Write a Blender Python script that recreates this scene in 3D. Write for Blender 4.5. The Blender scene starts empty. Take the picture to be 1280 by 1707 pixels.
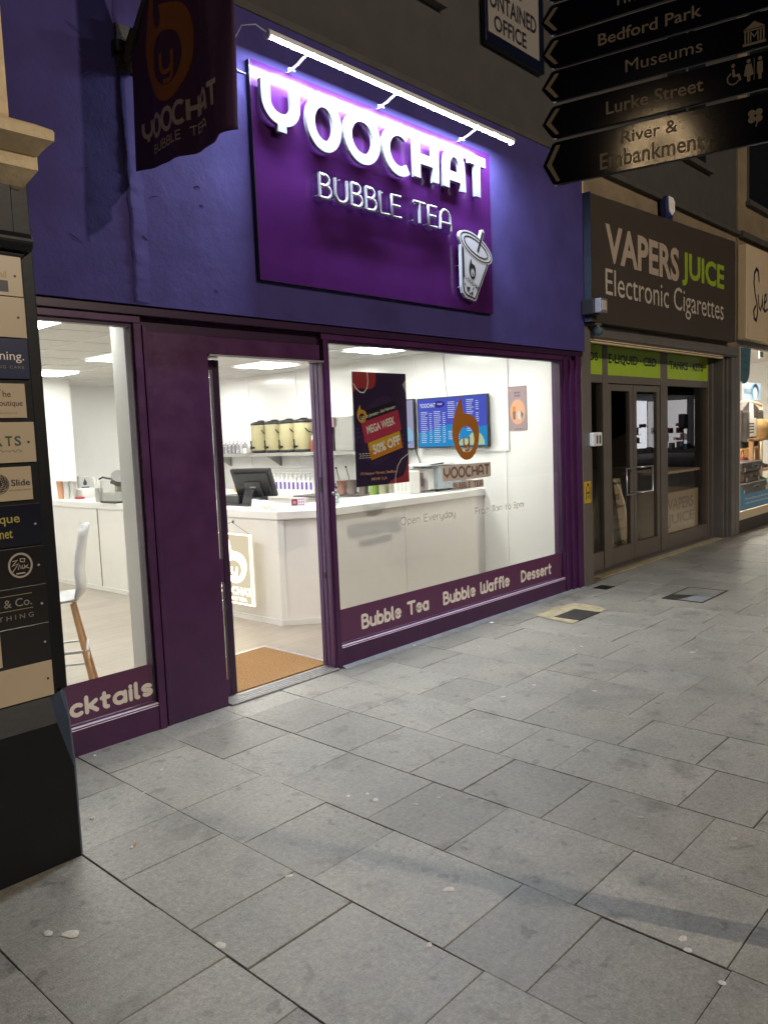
import bpy, bmesh, math, random
from mathutils import Vector, Matrix
R = math.radians
rnd = random.Random(7)
scene = bpy.context.scene
C = scene.collection
# ------------------------------------------------------------------ camera, world, exposure
# World axes: X runs along the shop front, Y goes into the shops, Z up. The shop front stands at y = 0.
cam_d = bpy.data.cameras.new('camera'); cam = bpy.data.objects.new('camera', cam_d); C.objects.link(cam)
YAW, PITCH, ROLL = R(47.0676), R(5.4537), R(-2.2950)
_f = Vector((math.sin(YAW)*math.cos(PITCH), math.cos(YAW)*math.cos(PITCH), -math.sin(PITCH)))
_r = Vector((math.cos(YAW), -math.sin(YAW), 0)); _u = _r.cross(_f)
_r2 = math.cos(ROLL)*_r + math.sin(ROLL)*_u; _u2 = -math.sin(ROLL)*_r + math.cos(ROLL)*_u
cm = Matrix((_r2, _u2, -_f)).transposed().to_4x4(); cm.translation = (0, -3.8, 1.55)
cam.matrix_world = cm
cam_d.sensor_fit = 'HORIZONTAL'; cam_d.sensor_width = 36; cam_d.lens = 36*1313.4/1280
cam_d.clip_start = .05; cam_d.clip_end = 500
scene.camera = cam
w = bpy.data.worlds.new('World'); scene.world = w; w.use_nodes = True
nt = w.node_tree; nt.nodes.clear()
sky = nt.nodes.new('ShaderNodeTexSky'); sky.sky_type = 'NISHITA'; sky.sun_disc = False
sky.sun_elevation = R(-4); sky.sun_rotation = R(200)
bg = nt.nodes.new('ShaderNodeBackground'); bg.inputs[1].default_value = .1
wo = nt.nodes.new('ShaderNodeOutputWorld')
nt.links.new(sky.outputs[0], bg.inputs[0]); nt.links.new(bg.outputs[0], wo.inputs[0])
scene.view_settings.view_transform = 'Standard'; scene.view_settings.look = 'None'
scene.view_settings.exposure = 0; scene.view_settings.gamma = 1
scene.cycles.transparent_max_bounces = 24; scene.cycles.max_bounces = 12
scene.cycles.diffuse_bounces = 8; scene.cycles.sample_clamp_indirect = 6
scene.cycles.caustics_reflective = False; scene.cycles.caustics_refractive = False
CEIL_L = 27.5      # ceiling light panels
LED_L = 400.0      # light bar over the sign
LAMP_B, LAMP_C, LAMP_D = 140, 3100, 260   # street lamps (W)

# ------------------------------------------------------------------ materials
def s2l(c):
    return tuple(((x/255)/12.92 if x/255 <= .04045 else ((x/255+.055)/1.055)**2.4) for x in c)
MATS = {}
def mat(name, col, rough=.5, metal=0, var=.0, scale=8, bump=0, bscale=60, spec=.5, emit=0, coat=0, rvar=0, stretch=None):
    m = bpy.data.materials.new(name); m.use_nodes = True; n = m.node_tree.nodes; l = m.node_tree.links
    b = n['Principled BSDF']; b.inputs['Base Color'].default_value = (*col, 1)
    b.inputs['Roughness'].default_value = rough; b.inputs['Metallic'].default_value = metal
    b.inputs['Specular IOR Level'].default_value = spec; b.inputs['Coat Weight'].default_value = coat
    if emit:
        b.inputs['Emission Color'].default_value = (*col, 1); b.inputs['Emission Strength'].default_value = emit
    tc = n.new('ShaderNodeTexCoord')
    vec = tc.outputs['Object']
    if stretch:
        mp = n.new('ShaderNodeMapping'); mp.inputs['Scale'].default_value = stretch
        l.new(vec, mp.inputs[0]); vec = mp.outputs[0]
    if var or rvar:
        no = n.new('ShaderNodeTexNoise'); no.inputs['Scale'].default_value = scale; no.inputs['Detail'].default_value = 6
        no.inputs['Roughness'].default_value = .6
        l.new(vec, no.inputs['Vector'])
        if var:
            mr = n.new('ShaderNodeMapRange'); mr.inputs['From Min'].default_value = .3; mr.inputs['From Max'].default_value = .7
            mr.inputs['To Min'].default_value = 1-var; mr.inputs['To Max'].default_value = 1+var
            l.new(no.outputs['Fac'], mr.inputs['Value'])
            mx = n.new('ShaderNodeVectorMath'); mx.operation = 'SCALE'; mx.inputs[0].default_value = col
            l.new(mr.outputs[0], mx.inputs['Scale']); l.new(mx.outputs[0], b.inputs['Base Color'])
        if rvar:
            m2 = n.new('ShaderNodeMapRange'); m2.inputs['To Min'].default_value = max(0.02, rough-rvar); m2.inputs['To Max'].default_value = rough+rvar
            l.new(no.outputs['Fac'], m2.inputs['Value']); l.new(m2.outputs[0], b.inputs['Roughness'])
    if bump:
        nb = n.new('ShaderNodeTexNoise'); nb.inputs['Scale'].default_value = bscale; nb.inputs['Detail'].default_value = 5
        l.new(vec, nb.inputs['Vector'])
        bp = n.new('ShaderNodeBump'); bp.inputs['Strength'].default_value = bump; bp.inputs['Distance'].default_value = .01
        l.new(nb.outputs['Fac'], bp.inputs['Height']); l.new(bp.outputs[0], b.inputs['Normal'])
    MATS[name] = m
    return m
def emission(name, col, s):
    m = bpy.data.materials.new(name); m.use_nodes = True; n = m.node_tree.nodes; n.clear()
    e = n.new('ShaderNodeEmission'); e.inputs[0].default_value = (*col, 1); e.inputs[1].default_value = s
    o = n.new('ShaderNodeOutputMaterial'); m.node_tree.links.new(e.outputs[0], o.inputs[0]); return m
def glassmat(name, tint=(1, 1, 1), gloss=1.0, rough=.0):
    m = bpy.data.materials.new(name); m.use_nodes = True; n = m.node_tree.nodes; l = m.node_tree.links; n.clear()
    t = n.new('ShaderNodeBsdfTransparent'); t.inputs[0].default_value = (*tint, 1)
    g = n.new('ShaderNodeBsdfGlossy'); g.inputs['Roughness'].default_value = rough
    geo = n.new('ShaderNodeNewGeometry'); dt = n.new('ShaderNodeVectorMath'); dt.operation = 'DOT_PRODUCT'
    l.new(geo.outputs['Incoming'], dt.inputs[0]); l.new(geo.outputs['Normal'], dt.inputs[1])
    def mth(op, a, c=None):
        x = n.new('ShaderNodeMath'); x.operation = op
        for k, v in enumerate((a, c)):
            if v is None: continue
            if isinstance(v, (int, float)): x.inputs[k].default_value = v
            else: l.new(v, x.inputs[k])
        return x.outputs[0]
    f = mth('POWER', mth('SUBTRACT', 1, mth('ABSOLUTE', dt.outputs['Value'])), 5)      # Schlick, the same from both sides
    f = mth('MULTIPLY', mth('ADD', mth('MULTIPLY', f, .96), .04), gloss)
    mx = n.new('ShaderNodeMixShader'); o = n.new('ShaderNodeOutputMaterial')
    l.new(f, mx.inputs[0]); l.new(t.outputs[0], mx.inputs[1]); l.new(g.outputs[0], mx.inputs[2])
    l.new(mx.outputs[0], o.inputs[0]); return m
def translucent(name, col, fac):
    m = bpy.data.materials.new(name); m.use_nodes = True; n = m.node_tree.nodes; l = m.node_tree.links; n.clear()
    t = n.new('ShaderNodeBsdfTransparent'); d = n.new('ShaderNodeBsdfPrincipled'); d.inputs['Base Color'].default_value = (*col, 1)
    d.inputs['Roughness'].default_value = .3
    mx = n.new('ShaderNodeMixShader'); mx.inputs[0].default_value = fac; o = n.new('ShaderNodeOutputMaterial')
    l.new(t.outputs[0], mx.inputs[1]); l.new(d.outputs[0], mx.inputs[2]); l.new(mx.outputs[0], o.inputs[0]); return m

# painted render of the shop's upper wall, with old cracks
purple_wall = mat('purple_render', (.052, .042, .158), .8, var=.16, scale=3, bump=.35, bscale=9, spec=.12)
def wall_detail(m):
    n = m.node_tree.nodes; l = m.node_tree.links; b = n['Principled BSDF']
    bp = [x for x in n if x.type == 'BUMP'][0]
    tc = [x for x in n if x.type == 'TEX_COORD'][0]
    f = n.new('ShaderNodeTexNoise'); f.inputs['Scale'].default_value = 90; f.inputs['Detail'].default_value = 4
    l.new(tc.outputs['Object'], f.inputs['Vector'])
    b2 = n.new('ShaderNodeBump'); b2.inputs['Strength'].default_value = .18; b2.inputs['Distance'].default_value = .004
    l.new(f.outputs['Fac'], b2.inputs['Height']); l.new(bp.outputs[0], b2.inputs['Normal'])
    v = n.new('ShaderNodeTexVoronoi'); v.feature = 'DISTANCE_TO_EDGE'; v.inputs['Scale'].default_value = .9
    nz = n.new('ShaderNodeTexNoise'); nz.inputs['Scale'].default_value = 3; nz.inputs['Detail'].default_value = 6
    ad = n.new('ShaderNodeVectorMath'); ad.operation = 'ADD'
    l.new(tc.outputs['Object'], nz.inputs['Vector']); l.new(nz.outputs['Color'], ad.inputs[0]); l.new(tc.outputs['Object'], ad.inputs[1])
    l.new(ad.outputs[0], v.inputs['Vector'])
    mr = n.new('ShaderNodeMapRange'); mr.inputs['From Max'].default_value = .006
    l.new(v.outputs['Distance'], mr.inputs['Value'])
    b3 = n.new('ShaderNodeBump'); b3.inputs['Strength'].default_value = .15; b3.inputs['Distance'].default_value = .003
    l.new(mr.outputs[0], b3.inputs['Height']); l.new(b2.outputs[0], b3.inputs['Normal'])
    l.new(b3.outputs[0], b.inputs['Normal'])
wall_detail(purple_wall)
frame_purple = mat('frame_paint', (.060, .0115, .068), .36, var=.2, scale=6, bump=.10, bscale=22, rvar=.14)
frame_dark_and_shaded = mat('frame_paint_dark_and_shaded', (.03, .008, .035), .35, var=.1, scale=5)  # dark frame parts; on the head rail the colour holds the overhang's shade
jamb_purple_lit = mat('jamb_paint_lit', (.10, .045, .13), .35, var=.08)  # lighter copy of the frame paint, interior light put into the colour
vinyl_purple = mat('vinyl_purple', (.105, .026, .085), .35, var=.04, scale=3)
vinyl_white = mat('vinyl_white', (.82, .75, .68), .4, var=.03)
silver = mat('aluminium', (.6, .6, .64), .32, .8, var=.06, scale=20)
steel = mat('stainless_steel', (.42, .42, .40), .3, .55)
bead_lilac = mat('bead_lilac', (.72, .60, .74), .3)
sign_purple = mat('sign_gloss_purple', (.046, .0095, .074), .13, var=.1, scale=4, rvar=.06, spec=.5)
sign_edge = mat('sign_edge', (.012, .006, .02), .4)
letter_white = mat('letter_white', (.19, .19, .205), .35)
cup_white = mat('cup_white', (.36, .37, .40), .4)
neon_white = mat('neon_tube_off', (.22, .23, .25), .3, spec=.5)
black = mat('black_plastic', (.012, .012, .013), .4)
black_paint = mat('black_paint_masonry', (.006, .007, .009), .45, var=.25, scale=5, bump=.06, bscale=45, spec=.25)
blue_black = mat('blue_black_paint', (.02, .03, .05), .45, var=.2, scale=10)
stone = mat('yellow_stone', (.64, .51, .32), .75, var=.16, scale=14, bump=.3, bscale=60)
cream = mat('cream_plaque', (.52, .43, .30), .35, var=.03, scale=5)
navy = mat('navy_plaque', (.012, .022, .07), .3, var=.05)
navy_dark = mat('dark_navy_plaque', (.004, .006, .018), .25)
plaque_black = mat('black_plaque', (.005, .005, .006), .25)
gold = mat('gold_lettering', (.42, .36, .08), .4)
pale_gold = mat('pale_gold_lettering', (.38, .30, .18), .4)
grey_letter = mat('grey_lettering', (.25, .23, .2), .4)
dark_letter = mat('dark_lettering', (.01, .01, .02), .4)
red_letter = mat('plum_lettering', (.10, .02, .03), .4)
green_letter = mat('green_lettering', (.03, .10, .02), .4)
slate_letter = mat('slate_lettering', (.06, .09, .10), .4)
white_paint = mat('white_interior_paint', (.86, .855, .84), .5, var=.015)
white_gloss = mat('white_cladding', (.84, .84, .825), .16, var=.015, rvar=.04, scale=2)
white_lam = mat('white_laminate', (.80, .80, .785), .35, var=.015)
counter_grey = mat('counter_panel', (.80, .79, .77), .4, var=.02)
white_plastic = mat('white_plastic', (.75, .75, .74), .35)
off_white = mat('offwhite_plastic', (.6, .6, .58), .4)
tile_white = mat('ceiling_tile', (.66, .65, .62), .85, var=.06, scale=120, bump=.15, bscale=200)
grey_render = mat('grey_render', (.046, .042, .040), .85, var=.14, scale=5, bump=.25, bscale=70)
tan_render = mat('tan_render', (.19, .145, .09), .85, var=.22, scale=3, bump=.3, bscale=60)
ledge_dark = mat('ledge_dark', (.05, .045, .04), .8, var=.2)
grey_metal = mat('grey_metal_paint', (.115, .105, .1), .42, var=.12, scale=5, bump=.06, bscale=30)
grey_frame = mat('grey_frame', (.13, .115, .10), .4, var=.1, scale=6)
fascia_grey = mat('fascia_grey', (.056, .046, .037), .3, var=.06, scale=2)
taupe_letter = mat('taupe_lettering', (.36, .29, .23), .45)
pale_letter = mat('pale_lettering', (.42, .37, .31), .45)
lime = mat('lime_lettering', (.24, .34, .02), .45)
lime_panel = mat('lime_panel', (.34, .50, .03), .35, var=.05)
dark_inside = mat('dark_interior', (.05, .045, .04), .7, var=.15)
sue_cream = mat('cream_fascia', (.55, .44, .30), .4, var=.04)
window_dark = mat('dark_window_glass', (.01, .012, .015), .08)
finger_navy = mat('fingerpost_navy', (.004, .006, .018), .08, var=.1, scale=20, bump=.022, bscale=420, spec=.35)
finger_letter = mat('fingerpost_lettering', (.31, .265, .21), .4)
flag_cloth = mat('flag_cloth', (.046, .014, .064), .75, var=.08, scale=12, bump=.1, bscale=300)
flag_orange = mat('flag_orange', (.26, .085, .012), .75)
flag_white = mat('flag_white', (.42, .36, .32), .75)
orange = mat('logo_orange', (.33, .115, .014), .4)
brown_vinyl = mat('brown_vinyl', (.16, .095, .07), .45)
beige_vinyl = mat('beige_vinyl', (.52, .43, .36), .45)
decal_faint = translucent('frosted_lettering', (.42, .35, .30), .5)
beige_urn = mat('cream_enamel', (.40, .365, .20), .25, var=.03)
coir = mat('coir_mat', (.27, .145, .052), .95, var=.5, scale=85, bump=1.0, bscale=110)
concrete = mat('concrete', (.22, .23, .24), .8, var=.2, scale=12, bump=.4, bscale=40)
sandy = mat('sandy_concrete', (.38, .32, .20), .85, var=.25, scale=14, bump=.4, bscale=60)
iron = mat('cast_iron', (.05, .045, .04), .6, .3, var=.3, scale=40, bump=.5, bscale=120)
gum_mat = mat('chewing_gum', (.58, .53, .46), .75, var=.22, scale=90)
gum_old = mat('old_chewing_gum', (.36, .34, .30), .75, var=.2, scale=90)
cig_orange = mat('cigarette_filter', (.5, .22, .07), .8)
wood = mat('oak_wood', (.42, .22, .09), .45, var=.25, scale=10, stretch=(6, 6, .8))
wicker = mat('wicker', (.45, .27, .11), .7, var=.3, scale=60, bump=.6, bscale=90)
leather = mat('dark_leather', (.04, .03, .025), .5, var=.2)
brown_cloth = mat('brown_cloth', (.06, .05, .045), .85, var=.2)
teal = mat('teal_vinyl', (.045, .13, .17), .45)
skyblue = mat('blue_vinyl', (.08, .26, .45), .45)
skin_print = mat('printed_pale', (.55, .5, .48), .5)
pink_print = mat('print_pink', (.42, .03, .08), .4)
red_print = mat('print_red', (.33, .028, .04), .4)
poster_purple = mat('poster_purple', (.028, .013, .055), .35)
stripe_purple = mat('poster_stripe', (.08, .035, .105), .35)
print_orange = mat('print_orange', (.55, .19, .015), .4)
print_yellow = mat('print_yellow', (.62, .33, .03), .4)
print_white = mat('print_white', (.75, .72, .66), .4)
print_peach = mat('print_peach', (.62, .33, .20), .4)
lilac = mat('lilac_print', (.30, .225, .235), .45, var=.05)
glass_main = glassmat('shop_glass', (.965, .98, .965), 1.0)
glass_clear = glassmat('door_glass', (.98, .985, .98), .8)
glass_vape = glassmat('vape_glass', (.95, .94, .92), 1.2)
clear_plastic = glassmat('clear_plastic', (.86, .86, .87), 1.2, .1)
acrylic = glassmat('clear_acrylic', (.92, .92, .95), .9)
E_ceil = emission('ceiling_light_glow', (1, .985, .94), CEIL_L)
E_led = emission('led_glow', (.74, .84, 1.0), LED_L)

floor_mat = mat('grey_wood_floor', (.30, .265, .225), .38, var=.1, scale=4, stretch=(1, 7, 1))
def add_planks(m):
    n = m.node_tree.nodes; l = m.node_tree.links; b = n['Principled BSDF']
    tc = [x for x in n if x.type == 'TEX_COORD'][0]
    br = n.new('ShaderNodeTexBrick'); br.inputs['Scale'].default_value = 1; br.inputs['Mortar Size'].default_value = .002
    br.inputs['Brick Width'].default_value = 1.3; br.inputs['Row Height'].default_value = .19; br.offset = .37
    br.inputs['Color1'].default_value = (.9, .9, .9, 1); br.inputs['Color2'].default_value = (1.08, 1.06, 1.04, 1); br.inputs['Mortar'].default_value = (.6, .58, .55, 1)
    l.new(tc.outputs['Object'], br.inputs['Vector'])
    src = b.inputs['Base Color'].links[0].from_socket
    mx = n.new('ShaderNodeMix'); mx.data_type = 'RGBA'; mx.blend_type = 'MULTIPLY'; mx.inputs[0].default_value = 1
    l.new(src, mx.inputs[6]); l.new(br.outputs['Color'], mx.inputs[7]); l.new(mx.outputs[2], b.inputs['Base Color'])
add_planks(floor_mat)

def pave_material():
    m = bpy.data.materials.new('paving_slab'); m.use_nodes = True; n = m.node_tree.nodes; l = m.node_tree.links; b = n['Principled BSDF']
    tc = n.new('ShaderNodeTexCoord'); at = n.new('ShaderNodeAttribute'); at.attribute_name = 'slab'
    def noise(s, d=6, r=.6):
        x = n.new('ShaderNodeTexNoise'); x.inputs['Scale'].default_value = s; x.inputs['Detail'].default_value = d; x.inputs['Roughness'].default_value = r
        l.new(tc.outputs['Object'], x.inputs['Vector']); return x
    def mrange(sock, a, c, lo, hi):
        x = n.new('ShaderNodeMapRange'); x.inputs['From Min'].default_value = a; x.inputs['From Max'].default_value = c
        x.inputs['To Min'].default_value = lo; x.inputs['To Max'].default_value = hi; l.new(sock, x.inputs['Value']); return x.outputs[0]
    def mul(a, c):
        x = n.new('ShaderNodeMath'); x.operation = 'MULTIPLY'; l.new(a, x.inputs[0]); l.new(c, x.inputs[1]); return x.outputs[0]
    big = noise(1.3, 4); mid = noise(7, 8, .7); fine = noise(150, 3); spot = noise(23, 4, .75)
    v = mul(mrange(at.outputs['Fac'], 0, 1, .84, 1.12), mrange(big.outputs['Fac'], .3, .7, .86, 1.12))
    v = mul(v, mrange(mid.outputs['Fac'], .3, .7, .86, 1.12)); v = mul(v, mrange(fine.outputs['Fac'], .3, .7, .80, 1.18))
    v = mul(v, mrange(spot.outputs['Fac'], .30, .42, .72, 1.0))
    grit = noise(48, 5, .8); v = mul(v, mrange(grit.outputs['Fac'], .32, .68, .74, 1.22))
    st = noise(3.4, 5, .65); v = mul(v, mrange(st.outputs['Fac'], .57, .66, 1.0, .74))
    sc_ = noise(11, 3, .5); v = mul(v, mrange(sc_.outputs['Fac'], .64, .68, 1.0, .70))
    # hue: some slabs warmer, some cooler
    cr = n.new('ShaderNodeMix'); cr.data_type = 'RGBA'; cr.inputs[6].default_value = (.272, .274, .245, 1); cr.inputs[7].default_value = (.302, .272, .226, 1)
    l.new(big.outputs['Fac'], cr.inputs[0])
    sc = n.new('ShaderNodeVectorMath'); sc.operation = 'SCALE'; l.new(cr.outputs[2], sc.inputs[0]); l.new(v, sc.inputs['Scale'])
    l.new(sc.outputs[0], b.inputs['Base Color'])
    l.new(mrange(mid.outputs['Fac'], .3, .7, .36, .54), b.inputs['Roughness'])
    bp = n.new('ShaderNodeBump'); bp.inputs['Strength'].default_value = .5; bp.inputs['Distance'].default_value = .003
    l.new(fine.outputs['Fac'], bp.inputs['Height'])
    b2 = n.new('ShaderNodeBump'); b2.inputs['Strength'].default_value = .35; b2.inputs['Distance'].default_value = .008
    l.new(mid.outputs['Fac'], b2.inputs['Height']); l.new(bp.outputs[0], b2.inputs['Normal']); l.new(b2.outputs[0], b.inputs['Normal'])
    return m
paving = pave_material()
ground_mat = mat('joint_dirt', (.035, .031, .026), .9, var=.2)

# ------------------------------------------------------------------ mesh helpers
class Plane:
    """a drawing plane: u to the right, v up as seen from in front; off goes towards the viewer"""
    def __init__(s, o, u, v=(0, 0, 1)):
        s.o = Vector(o); s.u = Vector(u); s.v = Vector(v); s.n = s.u.cross(s.v)
    def p(s, a, b, off=0): return s.o + s.u*a + s.v*b + s.n*off
    def rot(s, a, b, deg):
        c, q = math.cos(R(deg)), math.sin(R(deg))
        return Plane(s.p(a, b), s.u*c + s.v*q, s.v*c - s.u*q)
def front(y): return Plane((0, y, 0), (1, 0, 0))            # faces the street, u = X
def side(x): return Plane((x, 0, 0), (0, -1, 0))            # faces -X, u = -Y
class MB:
    def __init__(s): s.v = []; s.f = []; s.m = []; s.mats = []; s.sm = []
    def mi(s, m):
        if m not in s.mats: s.mats.append(m)
        return s.mats.index(m)
    def face(s, pts, m, smooth=False):
        k = len(s.v); s.v += [Vector(p) for p in pts]; s.f.append(list(range(k, k+len(pts)))); s.m.append(s.mi(m)); s.sm.append(smooth)
    def raw(s, verts, faces, m, smooth=False):
        k = len(s.v); s.v += [Vector(p) for p in verts]
        for f in faces: s.f.append([k+i for i in f]); s.m.append(s.mi(m)); s.sm.append(smooth)
    def box(s, x0, x1, y0, y1, z0, z1, m, M=None):
        x0, x1 = sorted((x0, x1)); y0, y1 = sorted((y0, y1)); z0, z1 = sorted((z0, z1))
        vs = [Vector(p) for p in ((x0, y0, z0), (x1, y0, z0), (x1, y1, z0), (x0, y1, z0), (x0, y0, z1), (x1, y0, z1), (x1, y1, z1), (x0, y1, z1))]
        if M: vs = [M @ p for p in vs]
        s.raw(vs, [(3, 2, 1, 0), (4, 5, 6, 7), (0, 1, 5, 4), (1, 2, 6, 5), (2, 3, 7, 6), (3, 0, 4, 7)], m); return s
    def rect(s, P, u0, u1, v0, v1, off, m): s.face([P.p(u0, v0, off), P.p(u1, v0, off), P.p(u1, v1, off), P.p(u0, v1, off)], m); return s
    def slab(s, P, u0, u1, v0, v1, o0, o1, m):
        vs = [P.p(a, b, o) for o in (o0, o1) for a, b in ((u0, v0), (u1, v0), (u1, v1), (u0, v1))]
        s.raw(vs, [(3, 2, 1, 0), (4, 5, 6, 7), (0, 1, 5, 4), (1, 2, 6, 5), (2, 3, 7, 6), (3, 0, 4, 7)], m); return s
    def tube(s, pts, r, m, seg=10, caps=True, smooth=True):
        pts = [Vector(p) for p in pts]; n = len(pts); rs = r if isinstance(r, (list, tuple)) else [r]*n
        rings = []; ref = None
        for i, p in enumerate(pts):
            d = (pts[min(i+1, n-1)]-pts[max(i-1, 0)]).normalized()
            if ref is None: ref = d.orthogonal().normalized()
            ref = (ref - d*ref.dot(d)).normalized(); b = d.cross(ref)
            rings.append([p + (ref*math.cos(2*math.pi*k/seg)+b*math.sin(2*math.pi*k/seg))*rs[i] for k in range(seg)])
        vs = [q for g in rings for q in g]; fs = []
        for i in range(n-1):
            for k in range(seg): fs.append((i*seg+k, i*seg+(k+1) % seg, (i+1)*seg+(k+1) % seg, (i+1)*seg+k))
        s.raw(vs, fs, m, smooth)
        if caps: s.face(rings[0][::-1], m); s.face(rings[-1], m)
        return s
    def lathe(s, c, prof, m, seg=20, smooth=True):
        c = Vector(c); vs = []; fs = []
        for r, z in prof: vs += [c+Vector((r*math.cos(2*math.pi*k/seg), r*math.sin(2*math.pi*k/seg), z)) for k in range(seg)]
        for i in range(len(prof)-1):
            for k in range(seg): fs.append((i*seg+k, i*seg+(k+1) % seg, (i+1)*seg+(k+1) % seg, (i+1)*seg+k))
        s.raw(vs, fs, m, smooth)
        s.face(vs[:seg][::-1], m); s.face(vs[-seg:], m); return s
    def prism(s, P, pts, o0, o1, m, smooth=False):
        """convex or mildly concave outline (counter-clockwise) pulled from o0 to o1"""
        k = len(pts); a = [P.p(x, y, o0) for x, y in pts]; b = [P.p(x, y, o1) for x, y in pts]
        s.raw(a+b, [tuple(range(k-1, -1, -1)), tuple(range(k, 2*k))] + [(i, (i+1) % k, k+(i+1) % k, k+i) for i in range(k)], m, smooth); return s
    def build(s, name, parent=None, loc=None, bevel=0, seg=2):
        me = bpy.data.meshes.new(name)
        o = bpy.data.objects.new(name, me); C.objects.link(o)
        if loc is None and parent is None:
            xs = [min(p[i] for p in s.v) for i in range(3)]; xe = [max(p[i] for p in s.v) for i in range(3)]
            loc = ((xs[0]+xe[0])/2, (xs[1]+xe[1])/2, xs[2])
        L = Vector(loc) if loc is not None else Vector((0, 0, 0))
        me.from_pydata([tuple(p-L) for p in s.v], [], s.f)
        for m in s.mats: me.materials.append(m)
        for i, p in enumerate(me.polygons): p.material_index = s.m[i]; p.use_smooth = s.sm[i]
        me.update(); o.location = L
        if parent is not None:
            o.parent = parent; o.matrix_parent_inverse = world_of(parent).inverted()
        if bevel:
            b = o.modifiers.new('bevel', 'BEVEL'); b.width = bevel; b.segments = seg; b.limit_method = 'ANGLE'; b.angle_limit = R(40)
        return o
def world_of(o):
    M = Matrix.Translation(o.location)
    if o.parent is not None: M = world_of(o.parent) @ o.matrix_parent_inverse @ M
    return M
def tag(o, label=None, cat=None, group=None, kind=None):
    if label: o['label'] = label
    if cat: o['category'] = cat
    if group: o['group'] = group
    if kind: o['kind'] = kind
    return o
def thing(name, label, cat, loc, group=None):
    o = bpy.data.objects.new(name, None); C.objects.link(o); o.location = loc; o.empty_display_size = .1
    return tag(o, label, cat, group)
def dup(o, delta, label=None, parent=None):
    c = o.copy(); C.objects.link(c)
    if parent is None: c.location = o.location + Vector(delta)
    else: c.parent = parent; c.matrix_parent_inverse = o.matrix_parent_inverse.copy()
    if label: c['label'] = label
    for ch in list(o.children): dup(ch, (0, 0, 0), None, c)
    return c

# ---- type: Blender's own built-in face, and a rounded stroke alphabet for the shop's lettering
_tc = {}
def glyphs(text, bold=0, spacing=1.0):
    key = (text, bold, spacing)
    if key not in _tc:
        cu = bpy.data.curves.new('t', 'FONT'); cu.body = text; cu.size = 1; cu.offset = bold; cu.space_character = spacing; cu.resolution_u = 3
        ob = bpy.data.objects.new('t', cu); C.objects.link(ob)
        me = bpy.data.meshes.new_from_object(ob.evaluated_get(bpy.context.evaluated_depsgraph_get()))
        vs = [(v.co.x, v.co.y) for v in me.vertices]; fs = [tuple(p.vertices) for p in me.polygons]
        bpy.data.objects.remove(ob); bpy.data.curves.remove(cu); bpy.data.meshes.remove(me)
        _tc[key] = (vs, fs)
    return _tc[key]
def text(mb, P, s, u0, u1, v0, v1, m, off=.001, bold=0, spacing=1.0):
    vs, fs = glyphs(s, bold, spacing)
    a0, a1 = min(v[0] for v in vs), max(v[0] for v in vs); b0, b1 = min(v[1] for v in vs), max(v[1] for v in vs)
    pts = [P.p(u0+(x-a0)/(a1-a0)*(u1-u0), v0+(y-b0)/(b1-b0)*(v1-v0), off) for x, y in vs]
    ok = []
    for f in fs:
        nrm = (pts[f[1]]-pts[f[0]]).cross(pts[f[2]]-pts[f[0]])
        ok.append(f if nrm.dot(P.n) >= 0 else tuple(reversed(f)))
    mb.raw(pts, ok, m)
def arc(cx, cy, rx, ry, a0, a1, n=14):
    return [(cx+rx*math.cos(R(a0+(a1-a0)*i/n)), cy+ry*math.sin(R(a0+(a1-a0)*i/n))) for i in range(n+1)]
def bowl(x, y0, y1, w): # right-hand bowl of B, P, R, D between y0 and y1
    r = (y1-y0)/2; r2 = min(r, w)
    return [(x, y1), (x+w-r2, y1)] + arc(x+w-r2, (y0+y1)/2, r2, r, 90, -90, 12) + [(x, y0)]
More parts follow.
